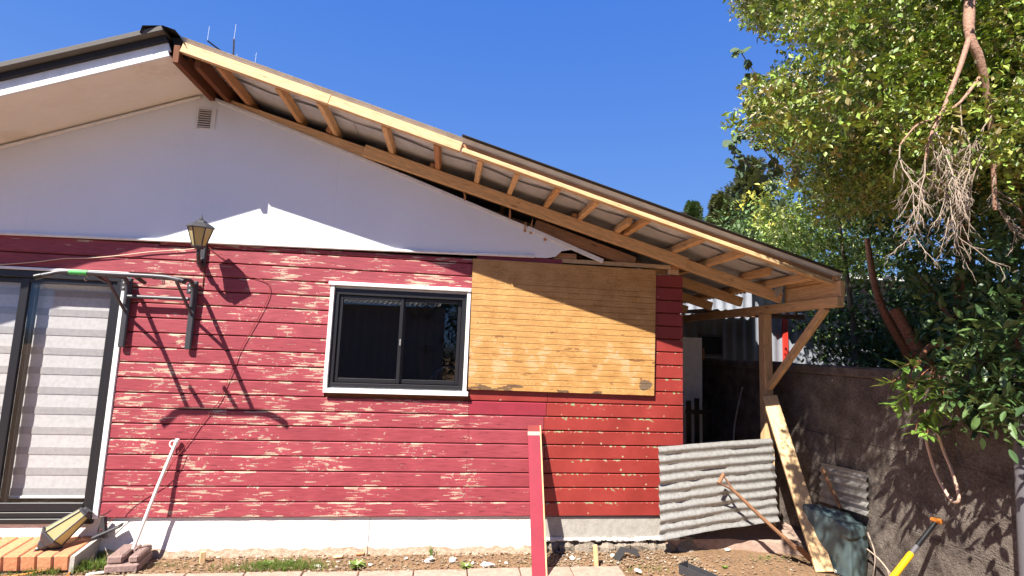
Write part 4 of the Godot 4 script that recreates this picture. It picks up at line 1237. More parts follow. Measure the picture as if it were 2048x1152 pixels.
func small_leaf() -> ArrayMesh:
	var st := start()
	var p := [Vector3(0, 0, 0), Vector3(0.26, 0.05, 0.45), Vector3(0, -0.04, 1), Vector3(-0.26, 0.05, 0.45), Vector3(0, 0, 0.5)]
	tri(st, p[0], p[1], p[4], Vector3(-0.2, 1, 0).normalized(), Vector2.ZERO, Vector2.RIGHT, Vector2.ONE)
	tri(st, p[1], p[2], p[4], Vector3(-0.2, 1, 0).normalized(), Vector2.ZERO, Vector2.RIGHT, Vector2.ONE)
	tri(st, p[0], p[4], p[3], Vector3(0.2, 1, 0).normalized(), Vector2.ZERO, Vector2.RIGHT, Vector2.ONE)
	tri(st, p[4], p[2], p[3], Vector3(0.2, 1, 0).normalized(), Vector2.ZERO, Vector2.RIGHT, Vector2.ONE)
	return st.commit()

func aim(dir: Vector3, up: Vector3) -> Basis:
	var z := dir.normalized()
	var x := up.cross(z)
	if x.length() < 0.01: x = Vector3.RIGHT.cross(z)
	x = x.normalized()
	return Basis(x, z.cross(x), z)

func any_dir() -> Vector3:
	var v := Vector3(rng.randfn(), rng.randfn(), rng.randfn())
	return v.normalized() if v.length() > 0.01 else Vector3.UP

# leaves on short twigs through a clump: transforms and colours
func clump(c: Vector3, r: float, twigs: int, per: int, size: float, cols: Array, xf: Array, col: Array, keep = null) -> void:
	for t in twigs:
		var d := any_dir()
		var p := c + d * Vector3(1, 0.8, 1) * r * pow(rng.randf(), 0.42)
		var run := (d + any_dir() * 0.8 + Vector3(0, -0.15, 0)).normalized()
		var tone: Color = cols[rng.randi() % cols.size()]
		for k in per:
			var q := p + run * (k * size * 0.45)
			if keep != null and not keep.call(q): continue
			var side := run.cross(any_dir()).normalized()
			var s := size * rnd(0.7, 1.25)
			xf.append(Transform3D(aim((run * 0.6 + side).normalized(), (Vector3.UP + any_dir() * 0.7).normalized()).scaled(Vector3.ONE * s), q))
			col.append(tone * rnd(0.75, 1.3))

func limb(st: SurfaceTool, pts: Array, r0: float, r1: float, sides := 8) -> void:
	var l := smooth_line(pts, 5)
	var r := []
	for i in l.size(): r.append(lerpf(r0, r1, float(i) / (l.size() - 1)) * rnd(0.93, 1.07))
	add_tube(st, l, r, sides)

# a dry twig that splits and splits again, hanging
func fork(st: SurfaceTool, p: Vector3, run: Vector3, r: float, level: int) -> void:
	var n := 5
	var pts := [p]
	var d := run / n
	for k in n:
		d = (d + any_dir() * d.length() * 0.28 + Vector3(0, -0.06, 0) * d.length()).normalized() * run.length() / n
		pts.append(pts[-1] + d)
	var rr := []
	for k in n + 1: rr.append(r * (1.0 - 0.12 * k))
	add_tube(st, pts, rr, 4, false)
	if level > 2: return
	for k in range(1, n + 1):
		for m in [2, 1, 1][level]:
			var side := (d.normalized() + any_dir() * 0.75 + Vector3(0, -0.25, 0)).normalized()
			fork(st, pts[k], side * run.length() * rnd(0.22, 0.42), r * 0.55, level + 1)

func build_weeds() -> void:
	var big := leaf_shape(0.06, 0.018, 0.003, 0.02)
	var ms := [plain_leaf(0.13, 0.22, 0.035), plain_leaf(0.1, 0.18, 0.03), plain_leaf(0.17, 0.24, 0.05)]
	for q in [[532, 1134, 1.0, "leafy weed rosette among the thick grass at the edge of the pavers"], [712, 1134, 1.3, "broad leafy weed rosette below the window at the edge of the pavers"], [931, 1136, 1.1, "leafy weed rosette between white plaster pieces near the red board"], [262, 1140, 0.7, "small weed growing beside the split stone block"], [1450, 1136, 0.5, "tiny weed on the bare soil below the iron sheet"]]:
		var t := thing("weed", q[3], "weed", on(q[0], q[1], 1, 0.0), 0.0, "weeds along the pavers")
		for k in 22:
			var a := k * 2.4
			var lift := 0.25 + 0.9 * (k / 22.0)
			obj("leaf", big, ms[k % 3], t, Transform3D(aim(Vector3(cos(a), lift, sin(a)), Vector3.UP).scaled(Vector3.ONE * q[2] * rnd(0.7, 1.15)), Vector3(0, 0.004, 0)))
	var tg := thing("grass_tuft", "tall thin grass stalks standing against the white plinth", "grass", on(862, 1112, 1, 0.0))
	for k in 9:
		var l := rnd(0.05, 0.12)
		obj("blade", tube([Vector3(rnd(-0.015, 0.015), 0, 0), Vector3(rnd(-0.02, 0.02), l * 0.6, 0.005), Vector3(rnd(-0.05, 0.03), l, 0.0)], [0.002, 0.0018, 0.0006], 4), ms[1], tg)

# ------------------------------------------------------------------ the yard wall and what leans there
const WALL_X := 3.45
func build_yard_wall() -> void:
	var t := thing("yard_wall", "weathered dark concrete wall running back beside the house", "wall")
	var fn := FastNoiseLite.new(); fn.frequency = 0.9
	for row in [[-0.2, 0.50], [0.5012, 1.045], [1.0464, 1.578]]:
		var z := -2.75
		var i := 0
		while z < 4.6:
			var l := 1.5
			var dx: float = [0.0, 0.006, -0.004, 0.003][(i + int(row[0] * 10)) % 4]
			box_between("block", Vector3(WALL_X + dx, row[0], z), Vector3(WALL_X + 0.16, row[1], z + l - 0.001), M.old_wall, t, 0.003)
			z += l
			i += 1
	for i in 10:
		box_between("coping", Vector3(WALL_X - 0.025 + rnd(-0.006, 0.006), 1.581, -2.75 + i * 0.745), Vector3(WALL_X + 0.19, 1.672 + rnd(-0.008, 0.008), -2.75 + (i + 1) * 0.745 - 0.004), M.old_wall, t, 0.015)
	# small iron sheet against the foot of the wall
	var o := on(1640, 1002, 0, WALL_X - 0.05)
	var s := thing("small_iron_sheet", "small corrugated iron offcut leaning on the yard wall behind the plastic sack", "metal sheet", o)
	var u := on(1735, 1032, 0, WALL_X - 0.05) - o
	var w := on(1641, 925, 0, WALL_X - 0.018) - o
	obj("sheet", iron(u, w, Vector3.LEFT, 0.068, 0.011, 0.004, 4, 0.0015, 0.7), M.zinc, s)
	var st := obj("stick", box(Vector3(0.36, 0.03, 0.02), 0.003), M.stick, self, along(on(1643, 935, 0, WALL_X - 0.07), on(1682, 1018, 0, WALL_X - 0.10)))
	tag(st, "flat brown stick leaning across the small iron offcut", "stick")
	# crumpled dark green plastic sack
	var sack := start()
	var sn := FastNoiseLite.new(); sn.seed = 9; sn.frequency = 2.6; sn.fractal_octaves = 3
	var c := Vector3(3.285, 0.23, 0.43)
	var n := 18
	for f in [[Vector3(-1, 0, 0), Vector3(0, 0, 1)], [Vector3(0, 0, 1), Vector3(1, 0, 0)], [Vector3(1, 0, 0), Vector3(0, 0, -1)], [Vector3(0, 0, -1), Vector3(-1, 0, 0)], [Vector3(0, 1, 0), Vector3(1, 0, 0)]]:
		var nn: Vector3 = f[0]; var uu: Vector3 = f[1]; var vv := nn.cross(uu)
		for i in n:
			for j in n:
				var at := func(a: int, b: int) -> Vector3:
					var q: Vector3 = nn + uu * (a / float(n) * 2.0 - 1.0) + vv * (b / float(n) * 2.0 - 1.0)
					q = q.lerp(q.normalized() * 1.25, 0.3)
					var taper := 0.78 + 0.22 * (q.y * 0.5 + 0.5)
					var p := Vector3(q.x * 0.13 * taper, q.y * 0.24, q.z * 0.25 * taper)
					return p + q.normalized() * 0.032 * sn.get_noise_3d(p.x * 2.2, p.y * 1.0, p.z * 2.2) + Vector3(-0.05 * q.y * 0.3, 0.03 * q.z * -1.0 if q.y > 0.5 else 0.0, 0)
				var q4 := [at.call(i, j), at.call(i + 1, j), at.call(i + 1, j + 1), at.call(i, j + 1)]
				for k in [0, 2, 1, 0, 3, 2]: sack.add_vertex(q4[k])
	sack.index()
	sack.generate_normals()
	var so := obj("plastic_sack", sack.commit(), M.green_plastic, self, Transform3D(Basis(Vector3.UP, 0.25).scaled(Vector3(0.9, 0.95, 0.88)), c + Vector3(0, -0.01, 0)))
	tag(so, "crumpled grey green plastic sack at the foot of the yard wall", "sack")
	# long-handled tool with yellow and black grip
	var p0 := on(1872, 1043, 0, 3.36); var p1 := on(1770, 1175, 0, 3.05)
	var ax := thing("yellow_tool", "yellow and black tool handle leaning on the yard wall", "tool")
	var d := (p1 - p0)
	obj("knob", tube([p0 - d.normalized() * 0.012 + Vector3(0, 0, 0.03), p0 - d.normalized() * 0.006, p0 + Vector3(0, 0.005, -0.03)], [0.017, 0.02, 0.015], 8), M.orange, ax)
	obj("grip", tube([p0, p0 + d * 0.36], [0.014, 0.016], 10), M.black, ax)
	obj("collar", tube([p0 + d * 0.36, p0 + d * 0.47], 0.0145, 10), M.grey_pipe, ax)
	obj("shaft", tube([p0 + d * 0.47, p0 + d * 0.50, p1 + d * 0.35], [0.016, 0.02, 0.02], 10), M.yellow, ax)
	# loop of pale hose hanging out of the leaves
	var hs := obj("hanging_hose", tube(smooth_line([on(1852, 820, 0, 3.33), on(1850, 865, 0, 3.36), on(1868, 935, 0, 3.4), on(1892, 985, 0, 3.4), on(1908, 1004, 0, 3.4), on(1918, 995, 0, 3.4), on(1905, 945, 0, 3.4), on(1885, 895, 0, 3.38), on(1872, 850, 0, 3.34)]), 0.010, 8), M.cable, self)
	tag(hs, "pale hose loop hanging down the yard wall from the leaves", "hose")
	# grey downpipe and board at the near end of the wall
	var pp := obj("grey_pipe", tube([Vector3(3.40, 0.0, 1.74), Vector3(3.40, 1.55, 1.78)], 0.04, 14), M.grey_pipe, self)
	tag(pp, "grey plastic pipe standing upright against the yard wall", "pipe")
	# pale roots and twigs sprouting at the foot
	var tw := start()
	for q in [[[1700, 1050], [1720, 1085], [1760, 1120], [1790, 1160]], [[1735, 1065], [1750, 1110], [1745, 1160]], [[1725, 1100], [1700, 1120], [1695, 1155]], [[1755, 1115], [1775, 1140], [1780, 1165]]]:
		var l := []
		for k in q: l.append(on(k[0], k[1], 0, WALL_X - 0.06))
		limb(tw, l, 0.007, 0.004, 5)
	var tt := obj("dry_twigs", tw.commit(), M.dry, self)
	tag(tt, "pale bent twigs standing beside the plastic sack", "twigs")

func build_passage() -> void:
	# what can be made out in the dark passage
	var w := thing("white_board", "tall white board standing in the dark passage beside the house corner", "board", Vector3(3.0, 0.0, -1.5))
	box_between("sheet", Vector3(-0.25, 0.09, -0.01), Vector3(0.135, 1.925, 0.012), M.trim, w, 0.003)
	box_between("handle", Vector3(0.135, 1.66, -0.02), Vector3(0.16, 1.80, 0.03), M.stick, w, 0.006)
	var r := thing("slatted_rack", "dark slatted rack in front of the white board", "rack", Vector3(2.98, 0.085, -1.2))
	for i in 4: box_between("slat", Vector3(-0.2 + i * 0.1, 0.0, 0.0), Vector3(-0.145 + i * 0.1, 1.10 + (0.03 if i % 2 else 0.0), 0.02), M.black, r, 0.002)
	for y in [0.2, 0.95]: box_between("rail", Vector3(-0.22, y, 0.021), Vector3(0.2, y + 0.05, 0.04), M.black, r, 0.002)
	var tb := thing("round_tub", "dark round tub standing behind the iron sheet", "tub", Vector3(3.0, 0.085, -0.9))
	obj("shell", lathe([Vector2(0.0, 0.0), Vector2(0.16, 0.0), Vector2(0.17, 0.3), Vector2(0.18, 0.62), Vector2(0.165, 0.62), Vector2(0.15, 0.06), Vector2(0.0, 0.05)], 20), M.black, tb)
	obj("lid", lathe([Vector2(0.185, 0.622), Vector2(0.185, 0.64), Vector2(0.1, 0.70), Vector2(0.0, 0.715)], 20), M.dark_metal, tb)
	var rd := obj("bent_rod", tube(smooth_line([Vector3(3.36, 1.37, -1.0), Vector3(3.25, 1.15, -0.92), Vector3(3.13, 0.92, -0.8), Vector3(3.06, 0.65, -0.7), Vector3(3.04, 0.1, -0.66)]), 0.009, 7), M.zinc, self)
	tag(rd, "thin bent metal rod leaning in the dark passage", "rod")

func build_neighbour() -> void:
	var t := thing("neighbour_shed", "grey ribbed metal shed with red corner post beyond the yard wall", "shed", Vector3(4.55, 0, -2.9))
	var x := 0.0
	while x < 6.0:
		obj("wall_sheet", iron(Vector3(0, 3.02, 0), Vector3(0.88, 0, 0), Vector3.BACK, 0.176, 0.012, 0.0, 1, 0.001, 0.35), M.shed_iron, t, Transform3D(Basis.IDENTITY, Vector3(x, 0, 0.0015 * (int(x * 2) % 2))))
		x += 0.872
	box_between("corner_post", Vector3(0.66, 1.0, 0.015), Vector3(0.74, 2.35, 0.05), M.red_post, t)
	obj("roof_sheet", iron(Vector3(0, 0.75, -4.3), Vector3(6.6, 0, 0), Vector3.UP, 0.12, 0.012, 0.0, 1), M.zinc, t, Transform3D(Basis.IDENTITY, Vector3(0.0, 3.0, 0.6)))
	box_between("gutter", Vector3(0.3, 2.93, 0.54), Vector3(6.4, 2.985, 0.62), M.trim, t)
	var d := thing("back_shed", "ribbed metal shed with small framed window closing the dark passage", "shed", Vector3(2.2, 0, -2.7))
	x = 0.0
	while x < 2.2:
		obj("wall_sheet", iron(Vector3(0, 3.4, 0), Vector3(0.8, 0, 0), Vector3.BACK, 0.16, 0.014, 0.0, 1, 0.001, 0.35), M.shed_iron, d, Transform3D(Basis.IDENTITY, Vector3(x, 0, 0.0015 * (int(x * 2) % 2))))
		x += 0.792
	box_between("side_wall", Vector3(2.36, 0, -3.2), Vector3(2.40, 3.38, -0.02), M.shed_iron, d, 0.0)
	obj("roof_sheet", iron(Vector3(0, 0.36, -3.6), Vector3(2.62, 0, 0), Vector3.UP, 0.12, 0.012, 0.0, 1), M.zinc, d, Transform3D(Basis.IDENTITY, Vector3(-0.2, 3.42, 0.3)))
	# awning over the passage end
	obj("awning", iron(Vector3(0, -0.04, 1.15), Vector3(1.36, 0, 0), Vector3.UP, 0.12, 0.012, 0.0, 1), M.zinc, d, Transform3D(Basis.IDENTITY, Vector3(1.04, 2.33, 0.02)))
	box_between("awning_beam", Vector3(1.04, 2.22, 1.08), Vector3(2.40, 2.275, 1.13), M.stick, d)
	var w := part("window", d)
	for q in [[1.52, 1.70, 1.55, 2.02], [1.86, 1.70, 1.89, 2.02], [1.55, 1.99, 1.86, 2.02], [1.55, 1.70, 1.86, 1.73]]:
		box_between("frame", Vector3(q[0], q[1], 0.017), Vector3(q[2], q[3], 0.045), M.grey_pipe, w)
	box_between("pane", Vector3(1.55, 1.73, 0.02), Vector3(1.86, 1.99, 0.026), M.black, w, 0.0)
	# shed on the far side of the yard, mirrored in the window
	var s := thing("yard_shed", "dark metal shed with corrugated roof across the yard, mirrored in the window", "shed", Vector3(-9.0, 0, 8.2))
	x = 0.0
	while x < 8.4:
		obj("wall_sheet", iron(Vector3(0, 2.62, 0), Vector3(0.9, 0, 0), Vector3.FORWARD, 0.2, 0.012, 0.0, 1, 0.001, 0.35), M.light_iron, s, Transform3D(Basis.IDENTITY, Vector3(x, 0, 0)))
		x += 0.89
	obj("roof_sheet", iron(Vector3(0, 1.0, 4.0), Vector3(9.0, 0, 0), Vector3.UP, 0.12, 0.016, 0.0, 1), M.zinc, s, Transform3D(Basis.IDENTITY, Vector3(-0.2, 2.64, -0.35)))
	box_between("side_wall", Vector3(8.8, 0, 0.02), Vector3(8.85, 2.6, 3.6), M.light_iron, s, 0.0)

# ------------------------------------------------------------------ trees
func edge_left(v: float) -> float:          # leftmost picture column that the leaves of the near tree reach
	var e := [[-700, 1380], [-100, 1440], [0, 1478], [50, 1485], [85, 1560], [110, 1580], [140, 1560], [170, 1500], [200, 1465], [235, 1460], [275, 1475], [300, 1530], [340, 1555], [420, 1600], [470, 1690], [520, 1760], [900, 1800]]
	for i in e.size() - 1:
		if v <= e[i + 1][0]: return lerpf(e[i][1], e[i + 1][1], clampf((v - e[i][0]) / float(e[i + 1][0] - e[i][0]), 0, 1))
	return 1800.0

func build_trees() -> void:
	var sl := small_leaf()
	# --- flowering tree leaning over the wall
	var t := thing("flowering_tree", "cinnamon barked tree with tiny leaves and cream blossom overhanging the yard", "tree")
	var wood := start()
	limb(wood, [Vector3(4.75, -0.1, 0.25), Vector3(4.7, 1.3, 0.3), Vector3(4.6, 2.6, 0.5), Vector3(4.3, 3.9, 0.8), Vector3(3.7, 4.9, 1.2)], 0.10, 0.04, 10)
	limb(wood, [Vector3(4.7, 1.2, 0.3), Vector3(4.9, 2.4, 0.9), Vector3(4.6, 3.7, 1.4), Vector3(3.8, 4.6, 1.7)], 0.06, 0.025, 9)
	limb(wood, [Vector3(4.7, 1.0, 0.25), Vector3(4.2, 1.75, 0.3), Vector3(4.0, 2.3, 0.2), Vector3(4.0, 2.9, 0.1)], 0.05, 0.02, 8)
	obj("trunk", wood.commit(), M.bark, t)
	# bare limbs that come down through the crown towards the yard
	var down := func(l: Array, z: Array, r0: float, r1: float) -> void:
		var st := start()
		var p := []
		for i in l.size(): p.append(on(l[i][0], l[i][1], 2, z[i]))
		limb(st, p, r0, r1, 8)
		obj("branch", st.commit(), M.pale_bark, t)
	down.call([[1945, -60], [1938, 60], [1960, 120], [1975, 200], [1985, 300], [1990, 420]], [2.2, 2.25, 2.25, 2.2, 2.15, 2.1], 0.027, 0.009)
	down.call([[1940, 70], [1918, 140], [1890, 210], [1862, 270], [1850, 320]], [2.25, 2.27, 2.27, 2.27, 2.25], 0.014, 0.005)
	down.call([[1962, 150], [1920, 205], [1870, 235], [1832, 252], [1800, 290]], [2.22, 2.26, 2.28, 2.3, 2.3], 0.009, 0.0035)
	down.call([[1770, -40], [1800, 20], [1830, 35], [1880, 20]], [1.5, 1.5, 1.5, 1.5], 0.022, 0.02)
	var leaf_c := [Color(0.17, 0.25, 0.035), Color(0.24, 0.31, 0.05), Color(0.10, 0.165, 0.028), Color(0.28, 0.31, 0.06), Color(0.24, 0.2, 0.07), Color(0.18, 0.27, 0.04)]
	var bloom_c := [Color(0.56, 0.54, 0.40), Color(0.62, 0.6, 0.48), Color(0.44, 0.46, 0.26), Color(0.5, 0.42, 0.28)]
	var keep := func(p: Vector3) -> bool:
		var q := pix(p)
		if q.x < edge_left(q.y) + 26.0 * sin(p.y * 21.0 + p.z * 9.0): return false
		if p.z > 0.2 and q.y > 455.0 and q.x < 1790.0: return false
		return p.distance_to(EYE) > 1.5
	var xf := []; var col := []; var bx := []; var bc := []
	var made := 0
	var tries := 0
	while made < 620 and tries < 16000:
		tries += 1
		var c := Vector3(rnd(1.6, 5.2), rnd(2.45, 5.3), rnd(0.0, 2.2))
		if made > 540: c = Vector3(rnd(2.5, 4.2), rnd(2.9, 4.2), rnd(1.0, 2.1))      # fuller where the crown hangs over the wall
		if c.y < 2.95 and c.z > 1.35: continue
		if c.x > 2.5 and rng.randf() < 0.14: c.z = rnd(2.2, 2.5)
		var q := pix(c)
		if q.x < edge_left(q.y) + 10.0 or q.x > 2350.0 or q.y > 430.0 or q.y < -900.0: continue
		if c.distance_to(EYE) < 1.9: continue
		# the heart of the crown stays open: leaves sit towards the outside
		var core := (c - Vector3(3.9, 3.7, 1.0)) / Vector3(1.2, 0.9, 0.9)
		if core.length() < 0.5: continue
		made += 1
		var r := rnd(0.12, 0.25)
		if made % 3 == 0: clump(c, r * 1.15, 58, 6, 0.042, leaf_c, xf, col, keep)
		else: clump(c, r, 92, 6, 0.029, leaf_c, xf, col, keep)
		# blossom on the sunny, upper left side
		var share := 0.75 if q.x < 1800.0 else 0.35
		if rng.randf() < share: clump(c + Vector3(-0.05, 0.06, 0.02), r, int(rnd(14, 60)), 5, 0.018, bloom_c, bx, bc, keep)
	scatter("foliage", sl, M.leaf, xf, col, t)
	scatter("blossom", sl, M.leaf, bx, bc, t)
	print("small leaves ", xf.size(), " blossom ", bx.size())
	# --- evergreen with large glossy leaves in the shade below
	var e := thing("laurel_tree", "evergreen with large dark glossy leaves hanging over the yard wall", "tree")
	var ew := start()
	limb(ew, [Vector3(4.1, -0.1, 1.2), Vector3(4.0, 1.4, 1.3), Vector3(4.1, 2.4, 1.4), Vector3(3.9, 3.0, 1.5)], 0.075, 0.03, 9)
	limb(ew, [Vector3(4.05, 1.3, 1.25), Vector3(3.75, 1.75, 1.2), Vector3(3.45, 1.85, 1.2), Vector3(3.2, 1.55, 1.25)], 0.03, 0.012, 7)
	limb(ew, [Vector3(4.0, 1.5, 1.25), Vector3(4.2, 2.1, 0.7), Vector3(4.4, 2.6, 0.2)], 0.04, 0.015, 7)
	limb(ew, [on(1790, 620, 0, 3.95), on(1830, 690, 0, 4.0), on(1860, 740, 0, 4.05), on(1880, 790, 0, 4.1)], 0.045, 0.055, 8)
	obj("trunk", ew.commit(), M.bark, e)
	var bl := leaf_shape(1.0, 0.36, 0.06, 0.12)
	var gx := []; var gc := []
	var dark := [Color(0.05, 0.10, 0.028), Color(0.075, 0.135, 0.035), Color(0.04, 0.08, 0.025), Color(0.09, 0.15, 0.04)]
	var near := func(p: Vector3) -> bool:
		var q := pix(p)
		if p.x < WALL_X + 0.17 and p.y < 1.68 and p.x > WALL_X - 0.03: return false
		if p.z > -0.2 and q.x < 1720.0 and q.y > 440.0: return false
		return q.x > edge_left(q.y) + 40.0 and p.distance_to(EYE) > 1.7
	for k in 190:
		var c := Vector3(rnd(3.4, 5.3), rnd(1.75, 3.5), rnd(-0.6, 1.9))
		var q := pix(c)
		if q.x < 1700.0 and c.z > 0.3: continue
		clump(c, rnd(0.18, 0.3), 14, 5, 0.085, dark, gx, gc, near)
	for k in 26:                # the hanging skirt in front of the wall
		var q := Vector2(rnd(1900, 2060), rnd(620, 840))
		clump(on(q.x, q.y, 0, rnd(3.15, 3.38)), 0.12, 9, 5, 0.085, dark, gx, gc, near)
	# the leaves that show largest stand as pieces of their own
	var order := []
	for i in gx.size():
		var q := pix(gx[i].origin)
		if q.x > 1450.0 and q.x < 2040.0 and q.y > 300.0 and q.y < 1000.0: order.append([EYE.distance_to(gx[i].origin), i])
	order.sort_custom(func(a, b): return a[0] < b[0])
	var single := {}
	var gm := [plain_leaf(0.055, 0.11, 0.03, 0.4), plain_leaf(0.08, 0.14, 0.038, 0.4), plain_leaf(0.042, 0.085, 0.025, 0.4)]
	for i in mini(240, order.size()):
		var k: int = order[i][1]
		single[k] = true
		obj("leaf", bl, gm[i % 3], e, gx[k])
	var rx := []; var rc := []
	for i in gx.size():
		if not single.has(i):
			rx.append(gx[i]); rc.append(gc[i])
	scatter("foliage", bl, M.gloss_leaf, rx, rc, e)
	# bright sprig in the sun, hanging clear of the wall
	var sp := thing("leafy_sprig", "bright green sunlit sprig of pointed leaves hanging before the yard wall", "branch")
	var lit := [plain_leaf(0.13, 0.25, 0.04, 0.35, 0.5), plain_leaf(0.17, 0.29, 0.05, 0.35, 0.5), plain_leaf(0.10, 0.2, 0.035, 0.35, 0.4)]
	var stems := start()
	var root := on(1870, 730, 0, 3.33)
	for q in [[1775, 770, 3.0], [1800, 735, 3.03], [1790, 815, 3.02], [1830, 865, 3.08], [1850, 790, 3.05], [1870, 830, 3.12], [1815, 790, 3.04], [1890, 800, 3.16], [1855, 870, 3.12]]:
		var p := on(q[0], q[1], 0, q[2])
		limb(stems, [root, root.lerp(p, 0.5) + Vector3(0, 0.03, 0), p], 0.003, 0.0018, 5)
		var d := (p - root).normalized()
		for k in 15:
			var side := d.cross(any_dir()).normalized()
			var at := p - d * 0.012 * k
			obj("leaf", bl, lit[k % 3], sp, Transform3D(aim((d * 0.7 + side).normalized(), (Vector3.UP + any_dir() * 0.4).normalized()).scaled(Vector3.ONE * rnd(0.075, 0.115)), at))
	obj("stem", stems.commit(), M.bark, sp)
	# --- climber with round leaves along the outer edge of the crown
	var v := thing("climber", "climbing plant with round dark leaves at the outer edge of the crown", "climber")
	var round_leaf := leaf_shape(1.0, 0.9, 0.05, 0.2)
	var vm := [plain_leaf(0.045, 0.08, 0.04, 0.6, 0.3), plain_leaf(0.06, 0.11, 0.04, 0.6, 0.3), plain_leaf(0.42, 0.30, 0.03, 0.4, 0.5), plain_leaf(0.1, 0.17, 0.04, 0.3, 0.5)]
	var vs := start()
	var runs := [[[1482, 105], [1495, 125], [1512, 150], [1525, 185], [1540, 215]], [[1466, 285], [1475, 305], [1492, 325], [1515, 335], [1540, 345]], [[1505, 150], [1500, 180], [1510, 205], [1535, 230]], [[1520, 290], [1545, 320], [1565, 340], [1590, 350]], [[1500, 265], [1480, 270], [1468, 320], [1478, 335]], [[1560, 300], [1550, 335], [1545, 365], [1560, 395]]]
	for l in runs:
		var p := []
		for q in l: p.append(on(q[0], q[1], 2, 1.8))
		limb(vs, p, 0.003, 0.0025, 5)
		for i in p.size():
			for k in 4:
				var c: Vector3 = p[i] + any_dir() * 0.022
				obj("leaf", round_leaf, vm[2] if (l == runs[3] and k == 0 and i > 1) else vm[(i + k) % 2], v, Transform3D(aim((any_dir() + Vector3(0, -0.5, 0)).normalized(), (Vector3(0, 0.5, 1) + any_dir() * 0.5).normalized()).scaled(Vector3.ONE * rnd(0.045, 0.07)), c))
	obj("stem", vs.commit(), M.grey_bark, v)
	# --- pale young tree beyond the eave
	var y := thing("pale_tree", "pale green young tree with yellowing tips behind the new eave", "tree")
	var yw := start()
	limb(yw, [Vector3(5.1, -0.1, -1.2), Vector3(5.0, 1.6, -1.2), Vector3(4.8, 2.9, -1.1), Vector3(4.6, 3.7, -1.0)], 0.05, 0.015, 8)
	obj("trunk", yw.commit(), M.grey_bark, y)
	var px := []; var pc := []
	var pale := [Color(0.22, 0.31, 0.05), Color(0.28, 0.35, 0.07), Color(0.16, 0.24, 0.04), Color(0.33, 0.36, 0.13)]
	var tips := [Color(0.45, 0.40, 0.05), Color(0.40, 0.38, 0.07), Color(0.32, 0.36, 0.08)]
	for k in 84:
		var q := Vector2(rnd(1545, 1780), rnd(375, 550))
		clump(on(q.x, q.y, 2, rnd(-1.7, -0.6)), 0.2, 13, 5, 0.07, pale, px, pc)
	for q in [[1500, 405], [1520, 415], [1535, 380], [1548, 392], [1530, 440], [1550, 420], [1565, 430], [1540, 370]]:
		clump(on(q[0], q[1], 2, -0.8), 0.07, 7, 4, 0.065, tips, px, pc)
	for k in 10: clump(on(rnd(1510, 1580), rnd(440, 500), 2, rnd(-1.6, -1.0)), 0.16, 12, 5, 0.05, pale, px, pc)
	var ym := [plain_leaf(0.2, 0.3, 0.07, 0.4, 0.6), plain_leaf(0.26, 0.34, 0.1, 0.4, 0.6), plain_leaf(0.4, 0.38, 0.06, 0.4, 0.6)]
	var yl := leaf_shape(1.0, 0.42, 0.05, 0.15)
	var ysx := []; var ysc := []
	for i in px.size():
		if i % 14 == 0 and i / 14 < 200: obj("leaf", yl, ym[2] if pc[i].r > pc[i].g else ym[i / 14 % 2], y, px[i])
		else:
			ysx.append(px[i]); ysc.append(pc[i])
	scatter("foliage", yl, M.leaf, ysx, ysc, y)
	# --- shrubs and trees behind the wall that close the view
	for q in [[5.5, 1.6, -0.5, 0.75, 0.07, "low glossy bush pressed against the far side of the yard wall"], [5.3, 1.7, 0.2, 0.9, 0.075, "dense bush behind the yard wall beside the cinnamon trunk"], [6.0, 2.0, -1.5, 1.0, 0.08, "shadowy bush before the ribbed metal shed"], [5.2, 1.9, 1.4, 1.0, 0.08, "shaded bush behind the wall under the evergreen"], [7.0, 2.6, 0.4, 1.4, 0.09, "big leafy bush farther behind the evergreen"], [6.4, 4.2, 1.6, 1.5, 0.09, "tall leafy shrub crown above the evergreen"], [6.6, 4.4, -0.4, 1.6, 0.09, "tall dark shrub crown behind the flowering tree"], [8.6, 5.6, -2.2, 2.2, 0.12, "large broad tree crown behind the metal shed"], [9.2, 6.4, 0.8, 2.6, 0.12, "large shady tree crown far behind the flowering tree"], [6.3, 3.0, -3.6, 1.5, 0.1, "leafy bush leaning over the metal shed roof"], [8.2, 3.4, -6.5, 2.4, 0.13, "broad green tree rising behind the metal shed roof"], [6.6, 3.0, -8.2, 2.0, 0.13, "leafy green tree between the conifers and the pale young tree"]]:
		var b := thing("bush", q[5], "bush", Vector3(q[0], 0, q[2]), 0.0, "bushes behind the yard wall")
		var ux := []; var uc := []
		for k in 60:
			var r: float = q[3]
			var at := Vector3(0, q[1], 0) + any_dir() * Vector3(1, 0.85, 1) * r * pow(rng.randf(), 0.4)
			if at.y < 0.15: continue
			if at.x + q[0] < WALL_X + 0.4 and at.y < 2.0: continue
			clump(at, 0.28 * r + 0.08, 22, 5, q[4], dark, ux, uc)
		scatter("foliage", yl, M.leaf, ux, uc, b)
		var bw := start()
		limb(bw, [Vector3(0, -0.1, 0), Vector3(0.05, q[1] * 0.6, 0), Vector3(0, q[1] + 0.3, 0.05)], 0.06, 0.02, 7)
		obj("stem", bw.commit(), M.grey_bark, b)
	# --- dead branch with fine dry twigs
	var dt := thing("dead_branch", "grey brown dead branch with fine dry twigs hanging in the crown", "branch")
	var tws := start()
	for q in [[1850, 318, 1815, 470], [1800, 290, 1790, 420], [1862, 268, 1850, 440], [1870, 235, 1830, 400], [1890, 212, 1880, 400], [1920, 205, 1905, 420], [1982, 280, 1930, 430], [1988, 350, 1960, 470], [1905, 250, 1870, 480], [1985, 230, 1900, 330]]:
		var p0 := on(q[0], q[1], 2, 2.26)
		var p1 := on(q[2], q[3], 2, rnd(2.1, 2.3))
		fork(tws, p0, (p1 - p0), 0.0042, 0)
	obj("twigs", tws.commit(), M.dry, dt)
